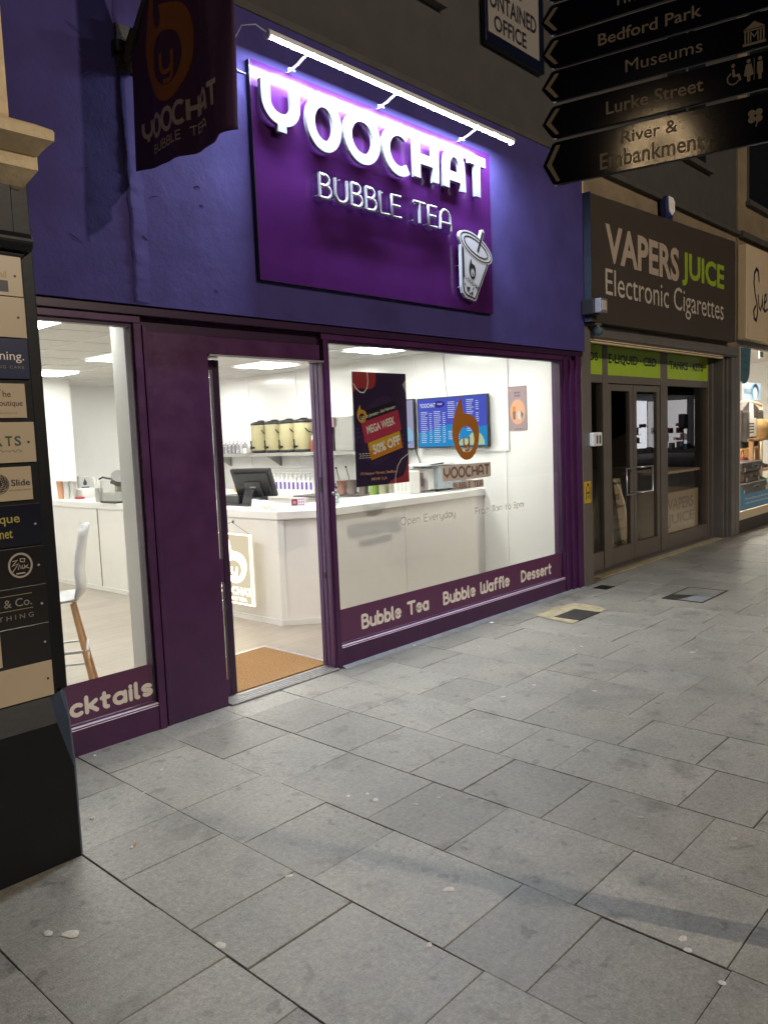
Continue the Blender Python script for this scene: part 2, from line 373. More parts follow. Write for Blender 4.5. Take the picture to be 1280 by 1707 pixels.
GL = {
 'Y': (.80, [[(0, 1), (0, .66)] + arc(.40, .62, .40, .36, 180, 360) + [(.80, 1)], [(.40, .28), (.40, 0)]]),
 'O': (.86, [arc(.43, .5, .43, .5, 90, 450, 28)]),
 'C': (.74, [arc(.43, .5, .43, .5, 52, 308, 22)]),
 'H': (.70, [[(0, 0), (0, 1)], [(.70, 0), (.70, 1)], [(0, .5), (.70, .5)]]),
 'A': (.76, [[(0, 0), (.04, .58)] + arc(.38, .58, .34, .42, 180, 0) + [(.76, 0)], [(.04, .34), (.72, .34)]]),
 'T': (.74, [[(0, 1), (.74, 1)], [(.37, 1), (.37, 0)]]),
 'B': (.56, [[(0, 0), (0, 1)], bowl(0, .53, 1, .48), bowl(0, 0, .53, .56)]),
 'U': (.62, [[(0, 1), (0, .31)] + arc(.31, .31, .31, .31, 180, 360) + [(.62, 1)]]),
 'L': (.48, [[(0, 1), (0, 0), (.48, 0)]]),
 'E': (.52, [[(.52, 1), (0, 1), (0, 0), (.52, 0)], [(0, .52), (.46, .52)]]),
 'D': (.62, [[(0, 0), (0, 1)], bowl(0, 0, 1, .62)]),
 'F': (.50, [[(.50, 1), (0, 1), (0, 0)], [(0, .5), (.42, .5)]]),
 'M': (.84, [[(0, 0), (0, .8)] + arc(.21, .8, .21, .2, 180, 0, 8) + [(.42, .3)], [(.42, .8)] + arc(.63, .8, .21, .2, 180, 0, 8) + [(.84, 0)]]),
 'W': (.84, [[(0, 1), (0, .2)] + arc(.21, .2, .21, .2, 180, 360, 8) + [(.42, .75)], [(.42, .2)] + arc(.63, .2, .21, .2, 180, 360, 8) + [(.84, 1)]]),
 'a': (.50, [arc(.25, .33, .25, .33, 0, 360, 20), [(.50, .66), (.50, 0)]]),
 'b': (.50, [[(0, 1), (0, 0)], arc(.25, .33, .25, .33, 180, 540, 20)]),
 'c': (.42, [arc(.25, .33, .25, .33, 50, 310, 16)]),
 'e': (.50, [[(.02, .33), (.49, .40)] + arc(.25, .35, .25, .33, 10, 318, 18)]),
 'f': (.36, [arc(.30, .80, .16, .20, 60, 180, 6) + [(.14, 0)], [(0, .64), (.32, .64)]]),
 'i': (.04, [[(.02, .66), (.02, 0)], [(.02, .92), (.02, .90)]]),
 'k': (.44, [[(0, 1), (0, 0)], [(.42, .66), (.02, .30)], [(.12, .38), (.44, 0)]]),
 'l': (.10, [[(0, 1), (0, .1)] + arc(.10, .1, .10, .1, 180, 270, 4)]),
 'm': (.76, [[(0, 0), (0, .66)], [(0, .45)] + arc(.19, .45, .19, .21, 180, 0, 8) + [(.38, 0)], [(.38, .45)] + arc(.57, .45, .19, .21, 180, 0, 8) + [(.76, 0)]]),
 'n': (.46, [[(0, 0), (0, .66)], [(0, .42)] + arc(.23, .42, .23, .24, 180, 0, 10) + [(.46, 0)]]),
 'o': (.50, [arc(.25, .33, .25, .33, 90, 450, 20)]),
 'p': (.50, [[(0, .66), (0, -.28)], arc(.25, .33, .25, .33, 180, 540, 20)]),
 'r': (.32, [[(0, 0), (0, .66)], [(0, .38)] + arc(.24, .40, .24, .26, 180, 80, 6)]),
 's': (.40, [arc(.20, .495, .19, .165, 35, 270, 10) + arc(.20, .165, .19, .165, 90, -145, 10)]),
 't': (.34, [[(.12, .95), (.12, .14)] + arc(.26, .14, .14, .14, 180, 270, 5), [(0, .66), (.32, .66)]]),
 'u': (.46, [[(0, .66), (0, .23)] + arc(.23, .23, .23, .23, 180, 360, 10) + [(.46, .66)], [(.46, .3), (.46, 0)]]),
 'd': (.50, [[(.50, 1), (.50, 0)], arc(.25, .33, .25, .33, 0, 360, 20)]),
 'v': (.46, [[(0, .66), (.23, 0), (.46, .66)]]),
 'y': (.48, [[(0, .66), (0, .25)] + arc(.24, .25, .24, .25, 180, 360, 10), [(.48, .66), (.48, -.05)] + arc(.22, -.05, .26, .23, 0, -110, 8)]),
 '1': (.16, [[(0, .84), (.16, 1), (.16, 0)]]),
 '8': (.50, [arc(.25, .74, .21, .26, 270, 630, 18), arc(.25, .26, .25, .26, 90, 450, 18)]),
 ' ': (.34, []),
}
def ribbon(mb, P, pts, w, m, o0, o1, closed=False, rnd_caps=False):
    """a flat stroke of width w along pts, from offset o0 (back) to o1 (front)"""
    q = [pts[0]]
    for p in pts[1:]:
        if math.hypot(p[0]-q[-1][0], p[1]-q[-1][1]) > 1e-5: q.append(p)
    closed = math.hypot(q[0][0]-q[-1][0], q[0][1]-q[-1][1]) < 1e-4 and len(q) > 3
    if closed: q = q[:-1]
    n = len(q); L = []; Rr = []
    for i in range(n):
        a = q[i-1] if (closed or i > 0) else None; b = q[(i+1) % n] if (closed or i < n-1) else None
        d1 = Vector((q[i][0]-a[0], q[i][1]-a[1])).normalized() if a else None
        d2 = Vector((b[0]-q[i][0], b[1]-q[i][1])).normalized() if b else None
        d1 = d1 or d2; d2 = d2 or d1
        n1 = Vector((-d1.y, d1.x)); n2 = Vector((-d2.y, d2.x)); mm = (n1+n2)
        mm = mm.normalized() if mm.length > 1e-4 else n1
        k = min(1/max(.35, mm.dot(n1)), 1.6)
        L.append((q[i][0]+mm.x*w/2*k, q[i][1]+mm.y*w/2*k)); Rr.append((q[i][0]-mm.x*w/2*k, q[i][1]-mm.y*w/2*k))
    if rnd_caps and not closed:
        def cap(c, d):
            return [(c[0]+w/2*(math.cos(R(t))*-d[1]+math.sin(R(t))*d[0]), c[1]+w/2*(math.cos(R(t))*d[0]+math.sin(R(t))*d[1])) for t in (45, 90, 135)]
        d = Vector((q[-1][0]-q[-2][0], q[-1][1]-q[-2][1])).normalized(); e1 = cap(q[-1], d)
        d = Vector((q[0][0]-q[1][0], q[0][1]-q[1][1])).normalized(); e0 = cap(q[0], d)
        fr = [L[-1]] + e1 + [Rr[-1]]; mb.face([P.p(x, y, o1) for x, y in reversed(fr)], m)
        fr = [Rr[0]] + e0 + [L[0]]; mb.face([P.p(x, y, o1) for x, y in reversed(fr)], m)
    N = n if closed else n-1
    vs = []
    for i in range(n): vs += [P.p(*L[i], o1), P.p(*Rr[i], o1), P.p(*L[i], o0), P.p(*Rr[i], o0)]
    fs = []
    for i in range(N):
        j = (i+1) % n; fs.append((4*i, 4*i+1, 4*j+1, 4*j))
        if abs(o1-o0) > 5e-4: fs += [(4*i+2, 4*i, 4*j, 4*j+2), (4*i+1, 4*i+3, 4*j+3, 4*j+1)]
    if not closed and abs(o1-o0) > 5e-4: fs += [(0, 2, 3, 1), (4*(n-1), 4*(n-1)+1, 4*(n-1)+3, 4*(n-1)+2)]
    mb.raw(vs, fs, m)
def layout(s, gap):
    x = 0; out = []
    for ch in s:
        adv, st = GL[ch]; out.append((x, ch)); x += adv+gap
    return out, x-gap
def strokes(mb, P, s, u0, u1, v0, v1, w, m, o0=.0008, o1=.001, gap=.22, caps=False, only=None):
    """v0..v1 is the capital height; w the stroke width in metres"""
    lay, tot = layout(s, gap); ku = (u1-u0-w)/tot; kv = (v1-v0-w); e = 0
    for k, (x, ch) in enumerate(lay):
        if only is not None and k != only: continue
        for st in GL[ch][1]:
            ribbon(mb, P, [(u0+w/2+(x+a)*ku, v0+w/2+b*kv) for a, b in st], w, m, o0, o1+e, rnd_caps=caps); e += .00012
FL_OUT = [(.358, 1), (.25, .90), (.17, .80), (.10, .71), (.05, .62), (.015, .54), (0, .47), (.01, .38), (.04, .29), (.10, .20), (.19, .115), (.30, .05), (.40, .015), (.51, .003), (.62, .012), (.72, .04), (.82, .095), (.90, .17), (.955, .25), (.985, .33), (1, .42), (.995, .49), (.97, .56), (.92, .62), (.84, .672), (.74, .705), (.62, .728), (.52, .735), (.44, .735), (.40, .765), (.385, .82), (.375, .90)]
def flame(mb, P, u0, u1, v0, v1, m, off, ym=None, back=None, thick=.0005):
    cx, cy, rx, ry = .517, .33, .285, .205; N = 64
    def hit(ang): # outermost crossing of the outline along a ray
        d = (math.cos(ang), math.sin(ang)); best = 0
        for i in range(len(FL_OUT)):
            x1, y1 = FL_OUT[i]; x2, y2 = FL_OUT[(i+1) % len(FL_OUT)]
            ex, ey = x2-x1, y2-y1; den = d[0]*ey-d[1]*ex
            if abs(den) < 1e-9: continue
            t = ((x1-cx)*ey-(y1-cy)*ex)/den; q = ((x1-cx)*d[1]-(y1-cy)*d[0])/den
            if -1e-6 <= q <= 1+1e-6: best = max(best, t)
        return cx+d[0]*best, cy+d[1]*best
    angs = sorted(set([2*math.pi*i/N for i in range(N)] + [math.atan2(y-cy, x-cx) % (2*math.pi) for x, y in FL_OUT]))
    mp = lambda x, y: P.p(u0+x*(u1-u0), v0+y*(v1-v0), off)
    vs = []
    for a in angs:
        d = math.hypot(math.cos(a)/rx, math.sin(a)/ry); inner = (cx+math.cos(a)/d, cy+math.sin(a)/d); vs += [mp(*hit(a)), mp(*inner)]
    n = len(angs); mb.raw(vs, [(2*i+1, 2*i, 2*((i+1) % n), 2*((i+1) % n)+1) for i in range(n)], m)
    Y = [[(.41, .375), (.41, .27)] + arc(.50, .265, .09, .045, 180, 360, 8), [(.61, .375), (.61, .21)] + arc(.53, .20, .08, .05, 0, -100, 6) + [(.44, .155)]]
    q = Plane(P.p(u0, v0), P.u, P.v)
    for st in Y: ribbon(mb, q, [(x*(u1-u0), y*(v1-v0)) for x, y in st], .055*(u1-u0), ym or m, off-.0002, off+.0003)
def disc(mb, P, cu, cv, ru, rv, m, off, n=24, a0=0, a1=360):
    k = n if a1-a0 == 360 else n+1
    mb.face([P.p(cu+ru*math.cos(R(a0+(a1-a0)*i/n)), cv+rv*math.sin(R(a0+(a1-a0)*i/n)), off) for i in range(k)], m)
def poly(mb, P, pts, m, off): mb.face([P.p(x, y, off) for x, y in pts], m)

# ------------------------------------------------------------------ the ground
g = MB(); g.face([(-120, -120, -.006), (160, -120, -.006), (160, 120, -.006), (-120, 120, -.006)], ground_mat)
tag(g.build('ground', loc=(0, 0, -.006)), kind='structure')
def pavement():
    known = {.85: [-1.48, -1.875], 1.29: [-.48, -.93, -1.24, -1.68, -1.973, -2.515], 1.73: [-.33, -.93, -1.37, -1.763, -2.36, -2.653],
             2.175: [-.235, -.628, -1.07, -1.61, -2.01, -2.555, -3.04], 2.61: [-.242, -.66, -1.06, -1.46, -1.76, -2.16, -2.695, -3.13], 3.04: [-.3, -.72, -1.20, -1.66, -1.957, -2.54, -2.833],
             3.475: [-.2, -.78, -1.10, -1.51, -2.06, -2.445, -2.9], 3.90: [-.45, -1.12, -1.50, -1.92, -2.215, -2.75], 4.35: [-.3, -.7, -1.12, -1.56, -2.007, -2.5],
             4.79: [-.42, -.85, -1.30, -1.90, -2.3], 5.21: [-.3, -.72, -1.16, -1.6, -2.1], 5.66: [-.25, -.69, -1.2, -1.58, -1.9, -2.4]}
    rows = sorted(known); xs = list(rows)
    x = .85
    while x > -7: x -= .435; xs.insert(0, x)
    x = 5.66
    while x < 27: x += .435; xs.append(x)
    mb = MB(); vals = []
    r = random.Random(11)
    for i in range(len(xs)-1):
        a, b = xs[i], xs[i+1]
        cuts = list(known.get(round(a, 3), []))
        top = .26
        if not cuts: cuts = [top-.06-r.uniform(.25, .6)]
        y = cuts[-1]
        while y > -11: y -= r.choice([.33, .40, .44, .44, .52, .60]); cuts.append(y)
        y0 = top
        for c in cuts:
            gp = .0011 + (r.random() < .3)*.0016; h = r.uniform(-.0015, .0015); t = r.uniform(-.0012, .0012); bv = .0016
            X0, X1, Y0, Y1 = a+gp, b-gp, c+gp, y0-gp
            top_v = [(X0+bv, Y0+bv, h-t), (X1-bv, Y0+bv, h+t), (X1-bv, Y1-bv, h+t), (X0+bv, Y1-bv, h-t)]
            rim = [(X0, Y0, h-t-.002), (X1, Y0, h+t-.002), (X1, Y1, h+t-.002), (X0, Y1, h-t-.002)]
            bot = [(X0, Y0, -.018), (X1, Y0, -.018), (X1, Y1, -.018), (X0, Y1, -.018)]
            vs = top_v+rim+bot
            fs = [(0, 1, 2, 3)] + [(4+k, 4+(k+1) % 4, (k+1) % 4, k) for k in range(4)] + [(8+k, 8+(k+1) % 4, 4+(k+1) % 4, 4+k) for k in range(4)]
            mb.raw(vs, fs, paving); vals += [r.random()]*12
            y0 = c
    o = mb.build('pavement', loc=(0, 0, 0))
    at = o.data.attributes.new('slab', 'FLOAT', 'POINT'); at.data.foreach_set('value', vals)
    tag(o, kind='structure')
pavement()

# ------------------------------------------------------------------ bubble tea shop (building)
shop = thing('shop_building', 'purple painted shop with a brightly lit white interior and open doorway', 'building', (4, 3, 0))
b = MB(); b.box(1.0, 6.93, -.05, .30, 2.285, 4.02, purple_wall)
facade = b.build('facade_wall', shop)
b = MB(); q = random.Random(3)                                              # raised seam of old plaster down the wall
nz = 120; vs = []; fs_ = []; wob = 0; amp = .004
for i in range(nz+1):
    z = 2.30+1.7*i/nz; wob = wob*.8+q.uniform(-.004, .004); amp = max(.0015, min(.009, amp+q.uniform(-.0022, .0022)))
    x = 2.205-.012*(z-2.3)+wob
    vs += [(x-.004, -.049, z), (x, -.052-amp, z), (x+.02, -.052-amp*.8, z), (x+.05, -.0515-amp*.35, z), (x+.11, -.049, z)]
for i in range(nz):
    for k in range(4): a_ = i*5+k; fs_.append((a_, a_+1, a_+6, a_+5))
b.raw(vs, fs_, purple_wall, True)
b.build('plaster_seam', facade)
for k in range(14):                                                         # blisters and chips in the paint
    b = MB(); x, z = q.uniform(1.9, 2.95), q.uniform(2.4, 3.6); l = q.uniform(.015, .06); a = q.uniform(-.6, .6)
    P = front(-.0505).rot(x, z, math.degrees(a)); h = q.uniform(.002, .006)
    b.face([P.p(-l, 0), P.p(0, -.006, h*.3), P.p(l, .003), P.p(0, .009, h)], purple_wall); b.build('paint_blister', facade)
b = MB(); b.box(.6, 11.17, -.06, .30, 4.02, 4.075, ledge_dark); b.box(.6, 11.17, -.03, .3, 4.075, 4.10, grey_render)
b.build('string_course', shop, bevel=.008)
b = MB(); b.box(.6, 11.17, 0, .30, 4.10, 9.2, grey_render); b.build('upper_wall', shop)
def dark_window(parent, x0, x1, z0, z1, y=0.0):
    f = MB()
    for a in ((x0, x0+.06, z0, z1), (x1-.06, x1, z0, z1), (x0+.06, x1-.06, z1-.06, z1), (x0+.06, x1-.06, z0, z0+.06), ((x0+x1)/2-.025, (x0+x1)/2+.025, z0+.06, z1-.06)):
        f.box(a[0], a[1], y-.012, y+.05, a[2], a[3], ledge_dark)
    f.box(x0-.06, x1+.06, y-.07, y-.005, z0-.055, z0, ledge_dark)
    o = f.build('window', parent, bevel=.004)
    p = MB(); p.box(x0+.05, x1-.05, y-.006, y-.002, z0+.05, z1-.05, window_dark); p.build('pane', o)
dark_window(shop, 3.7, 4.86, 4.74, 6.2)
dark_window(shop, 8.9, 10.16, 4.66, 6.2)
# ---- shop front: frames, plinths, panel
b = MB(); b.box(1.0, 6.93, -.03, .10, 2.235, 2.283, frame_dark_and_shaded)            # head rail, shade under the wall put into its colour
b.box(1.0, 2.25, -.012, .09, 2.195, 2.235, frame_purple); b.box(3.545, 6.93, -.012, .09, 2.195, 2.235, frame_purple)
b.box(2.25, 3.545, .03, .09, 2.16, 2.235, frame_dark_and_shaded)  # recessed lintel, overhang shade in the darker colour
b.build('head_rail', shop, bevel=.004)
b = MB(); b.box(2.67, 3.545, .012, .10, 2.06, 2.16, frame_purple); b.build('door_header', shop, bevel=.004)
b = MB(); b.box(2.675, 3.56, -.008, .12, 2.047, 2.058, silver); b.build('door_track', shop)
b = MB(); b.box(2.29, 2.67, 0, .10, 0.0, 2.16, frame_purple)
b.box(2.296, 2.665, -.004, 0, .0, .012, frame_dark_and_shaded); b.build('wall_panel', shop, bevel=.005)
b = MB()
b.box(2.205, 2.25, -.015, .09, 0, 2.195, frame_purple); b.box(2.25, 2.262, .004, .09, 0, 2.235, frame_dark_and_shaded); b.box(2.262, 2.29, -.006, .09, 0, 2.19, frame_purple)
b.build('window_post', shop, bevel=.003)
b = MB(); b.box(3.56, 3.605, -.012, .10, 0, 2.195, frame_purple)             # jamb between doorway and window
b.box(3.545, 3.56, -.006, .012, 0, 2.06, frame_purple)
for y0, y1 in ((.012, .045), (.05, .082), (.087, .125)): b.box(3.549, 3.56, y0, y1, .012, 2.047, jamb_purple_lit)  # reveal strips in the lighter tone that stands for light from inside
b.box(3.5605, 3.6, .10, .125, .012, 2.195, frame_dark_and_shaded)
jamb = b.build('door_jamb', shop, bevel=.0025)
for z0, z1 in ((1.20, 1.30), (.62, .66)): b = MB(); b.box(3.545, 3.549, .057, .073, z0, z1, black); b.build('strike_plate', jamb)
b = MB(); b.lathe((0, 0, 0), [(.012, 0), (.012, .006), (.005, .006), (.005, .008)], silver, 14)
b.v = [Vector((3.584+p.x, -.012-p.z, 1.19+p.y)) for p in b.v]; b.build('lock_cylinder', jamb)
b = MB()
for x0, x1, y in ((6.565, 6.60, .0), (6.60, 6.625, -.012), (6.625, 6.70, -.004), (6.70, 6.725, -.022), (6.725, 6.80, -.012), (6.80, 6.83, -.03), (6.83, 6.90, -.024)):
    b.box(x0, x1, y, .10, 0, 2.235 if x1 < 6.90 else 2.28, frame_purple)
b.build('end_pilaster', shop, bevel=.004)
def low_rail(x0, x1):
    b = MB(); b.box(x0, x1, -.008, .09, 0.0, .138, frame_purple)
    b.box(x0, x1, -.014, -.008, .1355, .1395, bead_lilac); b.box(x0, x1, -.010, .006, .1445, .1515, bead_lilac); b.box(x0, x1, -.004, .05, .138, .1445, frame_purple); b.box(x0, x1, .006, .05, .1445, .1595, frame_purple)
    b.build('window_plinth', shop, bevel=.002)
low_rail(.6, 2.205); low_rail(3.605, 6.565)
def shop_window(x0, x1, label=None):
    f = MB(); f.box(x0, x1, .004, .05, 2.175, 2.195, frame_dark_and_shaded)
    f.box(x0, x0+.012, .004, .05, .16, 2.175, frame_dark_and_shaded); f.box(x1-.012, x1, .004, .05, .16, 2.175, frame_dark_and_shaded)
    o = f.build('window', shop)
    if label: o['label'] = label
    p = MB(); p.box(x0+.012, x1-.012, .024, .032, .16, 2.175, glass_main); p.build('pane', o)
    return o
win_l = shop_window(.6, 2.205); win_r = shop_window(3.605, 6.565)
G = front(.0205)
b = MB(); b.rect(G, .62, 2.19, .162, .368, 0, vinyl_purple)
strokes(b, G, 'Mocktails', 1.50, 2.193, .193, .293, .0225, vinyl_white, .0006, .0009, .24, caps=True)
b.build('vinyl_band', win_l)
b = MB(); b.rect(G, 3.62, 6.55, .162, .392, 0, vinyl_purple)
for s, a, c in (('Bubble Tea', 3.83, 4.567), ('Bubble Waffle', 4.744, 5.668), ('Dessert', 5.85, 6.365)):
    strokes(b, G, s, a, c, .214, .322, .0215, vinyl_white, .0006, .0009, .24, caps=True)
b.build('vinyl_band', win_r)
b = MB(); flame(b, G, 4.925, 5.285, 1.336, 1.845, orange, .0008, orange)
o = b.build('logo_decal', win_r); o['label'] = 'orange flame shaped logo with a small letter y'
b = MB()
def rrect(mb, P, u0, u1, v0, v1, r, m, off):
    pts = arc(u1-r, v0+r, r, r, -90, 0, 4)+arc(u1-r, v1-r, r, r, 0, 90, 4)+arc(u0+r, v1-r, r, r, 90, 180, 4)+arc(u0+r, v0+r, r, r, 180, 270, 4)
    poly(mb, P, pts, m, off)
rrect(b, G, 4.785, 5.434, 1.185, 1.307, .012, beige_vinyl, .0004); strokes(b, G, 'YOOCHAT', 4.80, 5.42, 1.200, 1.294, .0175, brown_vinyl, .0006, .0008, .22)
rrect(b, G, 4.91, 5.326, 1.108, 1.170, .008, beige_vinyl, .0004); strokes(b, G, 'BUBBLE TEA', 4.922, 5.315, 1.116, 1.163, .007, brown_vinyl, .0006, .0008, .24)
b.build('name_decal', win_r)
b = MB(); strokes(b, G, 'Open Everyday', 4.275, 4.936, .895, .958, .0095, decal_faint, .0006, .0007, .18); b.build('opening_hours_decal', win_r)
b = MB(); strokes(b, G, 'From 11am to 8pm', 5.2, 5.918, .882, .944, .0095, decal_faint, .0006, .0007, .18); b.build('opening_hours_decal', win_r)
# ---- the sliding door leaf, slid open behind the panel
b = MB()
b.box(2.77, 2.815, .106, .142, .02, 2.04, frame_dark_and_shaded); b.box(2.60, 2.77, .108, .14, .02, .12, frame_purple); b.box(2.60, 2.77, .108, .14, 1.98, 2.04, frame_purple)
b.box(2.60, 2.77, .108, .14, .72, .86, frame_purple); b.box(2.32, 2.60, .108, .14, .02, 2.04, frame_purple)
leaf = b.build('door', shop, bevel=.003); leaf['label'] = 'dark purple sliding door leaf pushed open behind the panel'
b = MB(); b.box(2.60, 2.77, .12, .126, .12, .72, glass_clear); b.box(2.60, 2.77, .12, .126, .86, 1.98, glass_clear); b.build('pane', leaf)
sill_metal = mat('worn_aluminium', (.30, .29, .28), .45, .5, var=.25, scale=30)
b = MB(); b.box(2.675, 3.56, -.03, .115, 0.0, .011, sill_metal)
for k in range(4): b.box(2.68, 3.555, -.018+k*.03, -.006+k*.03, .011, .0145, sill_metal)
b.build('threshold', shop, bevel=.002)
b = MB(); b.prism(Plane((3.6, 0, 0), (0, -1, 0)), [(.008, 0), (.05, 0), (.04, .004), (.02, .010), (.008, .014)], 0, -3.33, concrete); b.build('mortar_fillet', shop)
# ---- interior
b = MB(); b.face([(1.2, .10, .004), (6.75, .10, .004), (6.75, 6.87, .004), (1.2, 6.87, .004)], floor_mat); b.build('floor', shop)
b = MB(); b.box(6.75, 6.85, .10, 7.0, 0, 2.45, white_gloss)
wall_in = b.build('interior_wall', shop)
b = MB()
for y in (1.93, 2.93, 3.93, 4.93): b = MB(); b.box(6.744, 6.75, y-.012, y+.012, .9, 2.43, white_paint); b.build('joint_strip', wall_in)
b = MB(); b.box(6.744, 6.75, .745, .77, .05, 1.35, white_paint); b.build('joint_strip', wall_in)
b = MB(); b.box(6.735, 6.75, .70, .74, 1.36, 2.43, white_plastic); b.box(6.735, 6.75, .74, 1.55, 1.355, 1.39, white_plastic)
b.build('cable_trunking', wall_in)
b = MB(); b.box(4.708, 6.75, 6.87, 6.97, 0, 2.45, white_lam); b.box(1.1, 4.708, 5.905, 6.97, 0, 2.45, white_paint); b.build('back_wall', shop)
b = MB(); b.box(1.1, 1.2, .10, 5.905, 0, 2.45, white_paint); b.build('side_wall', shop)
b = MB(); b.box(2.25, 2.66, .15, .31, 0, 2.43, white_paint); b.box(2.245, 2.31, .095, .15, 0, 2.43, white_paint); b.build('column', shop, bevel=.003)
b = MB(); b.box(1.0, 6.85, .10, .145, 2.2, 2.45, white_paint); b.build('bulkhead', shop)
lights = []
for X in (2.0, 3.8, 5.6):
    for Y in (1.35, 3.15, 4.9, .2): lights.append((X, Y))
b = MB(); b.box(1.1, 6.85, .10, 7.0, 2.452, 2.5, tile_white)
b.box(1.2, 6.75, .145, 6.87, 2.436, 2.45, tile_white)
ceil = b.build('ceiling', shop)
b = MB()
for k in range(11):
    x = 1.4+k*.6 - .0; x = 2.0+(k-2)*.6
    if 1.25 < x < 6.7: b.box(x-.011, x+.011, .15, 6.86, 2.431, 2.436, white_plastic)
for k in range(14):
    y = .15+k*.6
    if y < 6.8: b.box(1.21, 6.74, y-.011, y+.011, 2.4315, 2.4358, white_plastic)
b.build('ceiling_grid', ceil)
first = None
def ceiling_light():
    t = thing('ceiling_light', 'square white panel light glowing in the shop ceiling', 'ceiling light', (2.0+.3, 1.35+.3, 2.43), 'panel lights in the shop ceiling')
    b = MB()
    for a in ((2.012, 2.03, 1.362, 1.938), (2.57, 2.588, 1.362, 1.938), (2.03, 2.57, 1.362, 1.38), (2.03, 2.57, 1.92, 1.938)): b.box(a[0], a[1], a[2], a[3], 2.418, 2.43, white_plastic)
    b.build('frame', t)
    b = MB(); b.box(2.03, 2.57, 1.38, 1.92, 2.422, 2.428, E_ceil); b.build('diffuser', t); return t
cl0 = ceiling_light()
LL = {(2.0, 1.35): 'panel light at the top of the cocktails window, cut off by the pillar', (3.8, 3.15): 'panel light in the cocktails window touching the white column',
      (3.8, 4.9): 'panel light at the very back of the shop, beside the pillar edge', (5.6, 3.15): 'panel light seen through the open doorway',
      (5.6, 1.35): 'panel light above the hanging offer poster, by the wall screens'}
cl0['label'] = LL[(2.0, 1.35)]
for X, Y in lights[1:]: dup(cl0, (X-2.0, Y-1.35, 0), LL.get((X, Y), 'panel light in the shop ceiling out of sight from the street'))

# ------------------------------------------------------------------ shop sign
S = front(-.085)
t = thing('shop_sign', 'big glossy purple sign board with raised white letters and a cup emblem', 'sign', (4.2, -.085, 2.5))
b = MB(); b.box(3.015, 5.378, -.085, -.052, 2.502, 3.74, sign_purple); b.box(3.0148, 5.3782, -.0845, -.0525, 2.4985, 2.502, sign_edge)
b.box(3.011, 3.0148, -.0845, -.0525, 2.4985, 3.738, sign_edge); b.build('board', t)
P = front(-.115)
lay, tot = layout('YOOCHAT', .22)
spans = [(3.042, 3.335), (3.385, 3.680), (3.705, 4.040), (4.066, 4.365), (4.385, 4.660), (4.712, 4.985), (4.995, 5.275)]
for k, ch in enumerate('YOOCHAT'):
    b = MB(); a, c = spans[k]
    strokes(b, P, ch, a, c, 3.322, 3.658, .068, letter_white, 0, .028, 0)
    b.build('raised_letter', t)
lay, tot = layout('BUBBLE TEA', .24)
ku = (4.80-3.46-.026)/tot
for x, ch in lay:
    if ch == ' ': continue
    b = MB()
    for st in GL[ch][1]: b.tube([P.p(3.473+(x+u)*ku, 3.043+v*.142, .02) for u, v in st], .0108, neon_white, 8)
    for u, v in ((GL[ch][0]*.5, 1), (0, .1)): b.tube([P.p(3.473+(x+u)*ku, 3.043+v*.142, .012), P.p(3.473+(x+u)*ku, 3.043+v*.142, -.03)], .004, silver, 6)
    b.build('neon_letter', t)
b = MB(); b.slab(P, 3.43, 4.33, 3.02, 3.21, -.004, 0, acrylic); b.slab(P, 4.34, 4.83, 3.02, 3.21, -.004, 0, acrylic); b.build('backing_sheet', t)
# cup emblem
def cup(parent):
    b = MB(); P = front(-.135)
    u = lambda x: 4.89+x*.42; v = lambda y: 2.563+y*.56
    body = [(.03, .73), (.03, .17), (.06, .09), (.14, .035), (.42, 0), (.46, .02), (.90, .56)]
    lid = [(.5+.5*math.cos(R(a))*.98, .70) for a in ()]
    ec, es = math.cos(R(-19)), math.sin(R(-19))
    def ell(cx, cy, rx, ry, n=28): return [(cx+(math.cos(2*math.pi*i/n)*rx*ec-math.sin(2*math.pi*i/n)*ry*es), cy+(math.cos(2*math.pi*i/n)*rx*es+math.sin(2*math.pi*i/n)*ry*ec)) for i in range(n)]
    # (x in units of .42 m, y in .56 m; ellipses in metres)
    M = lambda pts: [(u(x), v(y)) for x, y in pts]
    def grow(c, k): return c
    b.prism(P, M(body), -.022, 0, cup_white)
    L0 = [(5.098+x, 2.972+y) for x, y in ell(0, 0, .222, .092)]
    b.prism(P, L0, -.022, .001, cup_white)
    b.prism(P, M([(.55, .72), (.62, .70), (.76, .96), (.73, 1.0), (.68, .99)]), -.022, .0014, cup_white)
    ink = M([(.075, .70), (.075, .18), (.105, .11), (.17, .07), (.41, .035), (.435, .05), (.84, .54)])
    ribbon(b, P, ink, .012, black, .0005, .0018)
    b.prism(P, M([(.07, .72), (.07, .3), (.12, .3), (.115, .68)]), .0012, .0019, black)
    for rx, ry, w_ in ((.202, .076, .007), (.158, .052, .009)):
        e = [(5.098+x, 2.972+y) for x, y in ell(0, 0, rx, ry)]; ribbon(b, P, e+[e[0]], w_, black, .0005, .0024)
    ribbon(b, P, M([(.54, .68), (.72, .96)]), .02, black, .0005, .0030)
    flame(b, P, 5.0, 5.085, 2.725, 2.885, black, .0016, black)
    strokes(b, Plane(P.p(4.945, 2.722), Vector((.92, 0, -.39)), Vector((.39, 0, .92))), 'YOOCHAT', 0, .20, 0, .03, .0035, black, .0015, .0018, .22)
    for cu, cv, r in ((.13, .21, .007), (.20, .16, .011), (.25, .165, .010), (.22, .135, .009), (.37, .16, .008), (.33, .10, .013), (.27, .09, .008)):
        disc(b, P, u(cu), v(cv), r, r*1.15, black, .0022, 14)
    o = b.build('cup_emblem', parent); o['label'] = 'white and black cut out of a takeaway cup with a straw'
    b = MB()
    for x, z in ((4.92, 2.66), (4.92, 2.82), (5.10, 2.6)): b = MB(); b.tube([(x, -.113, z), (x, -.085, z)], .005, silver, 8); b.build('standoff', o)
cup(t)
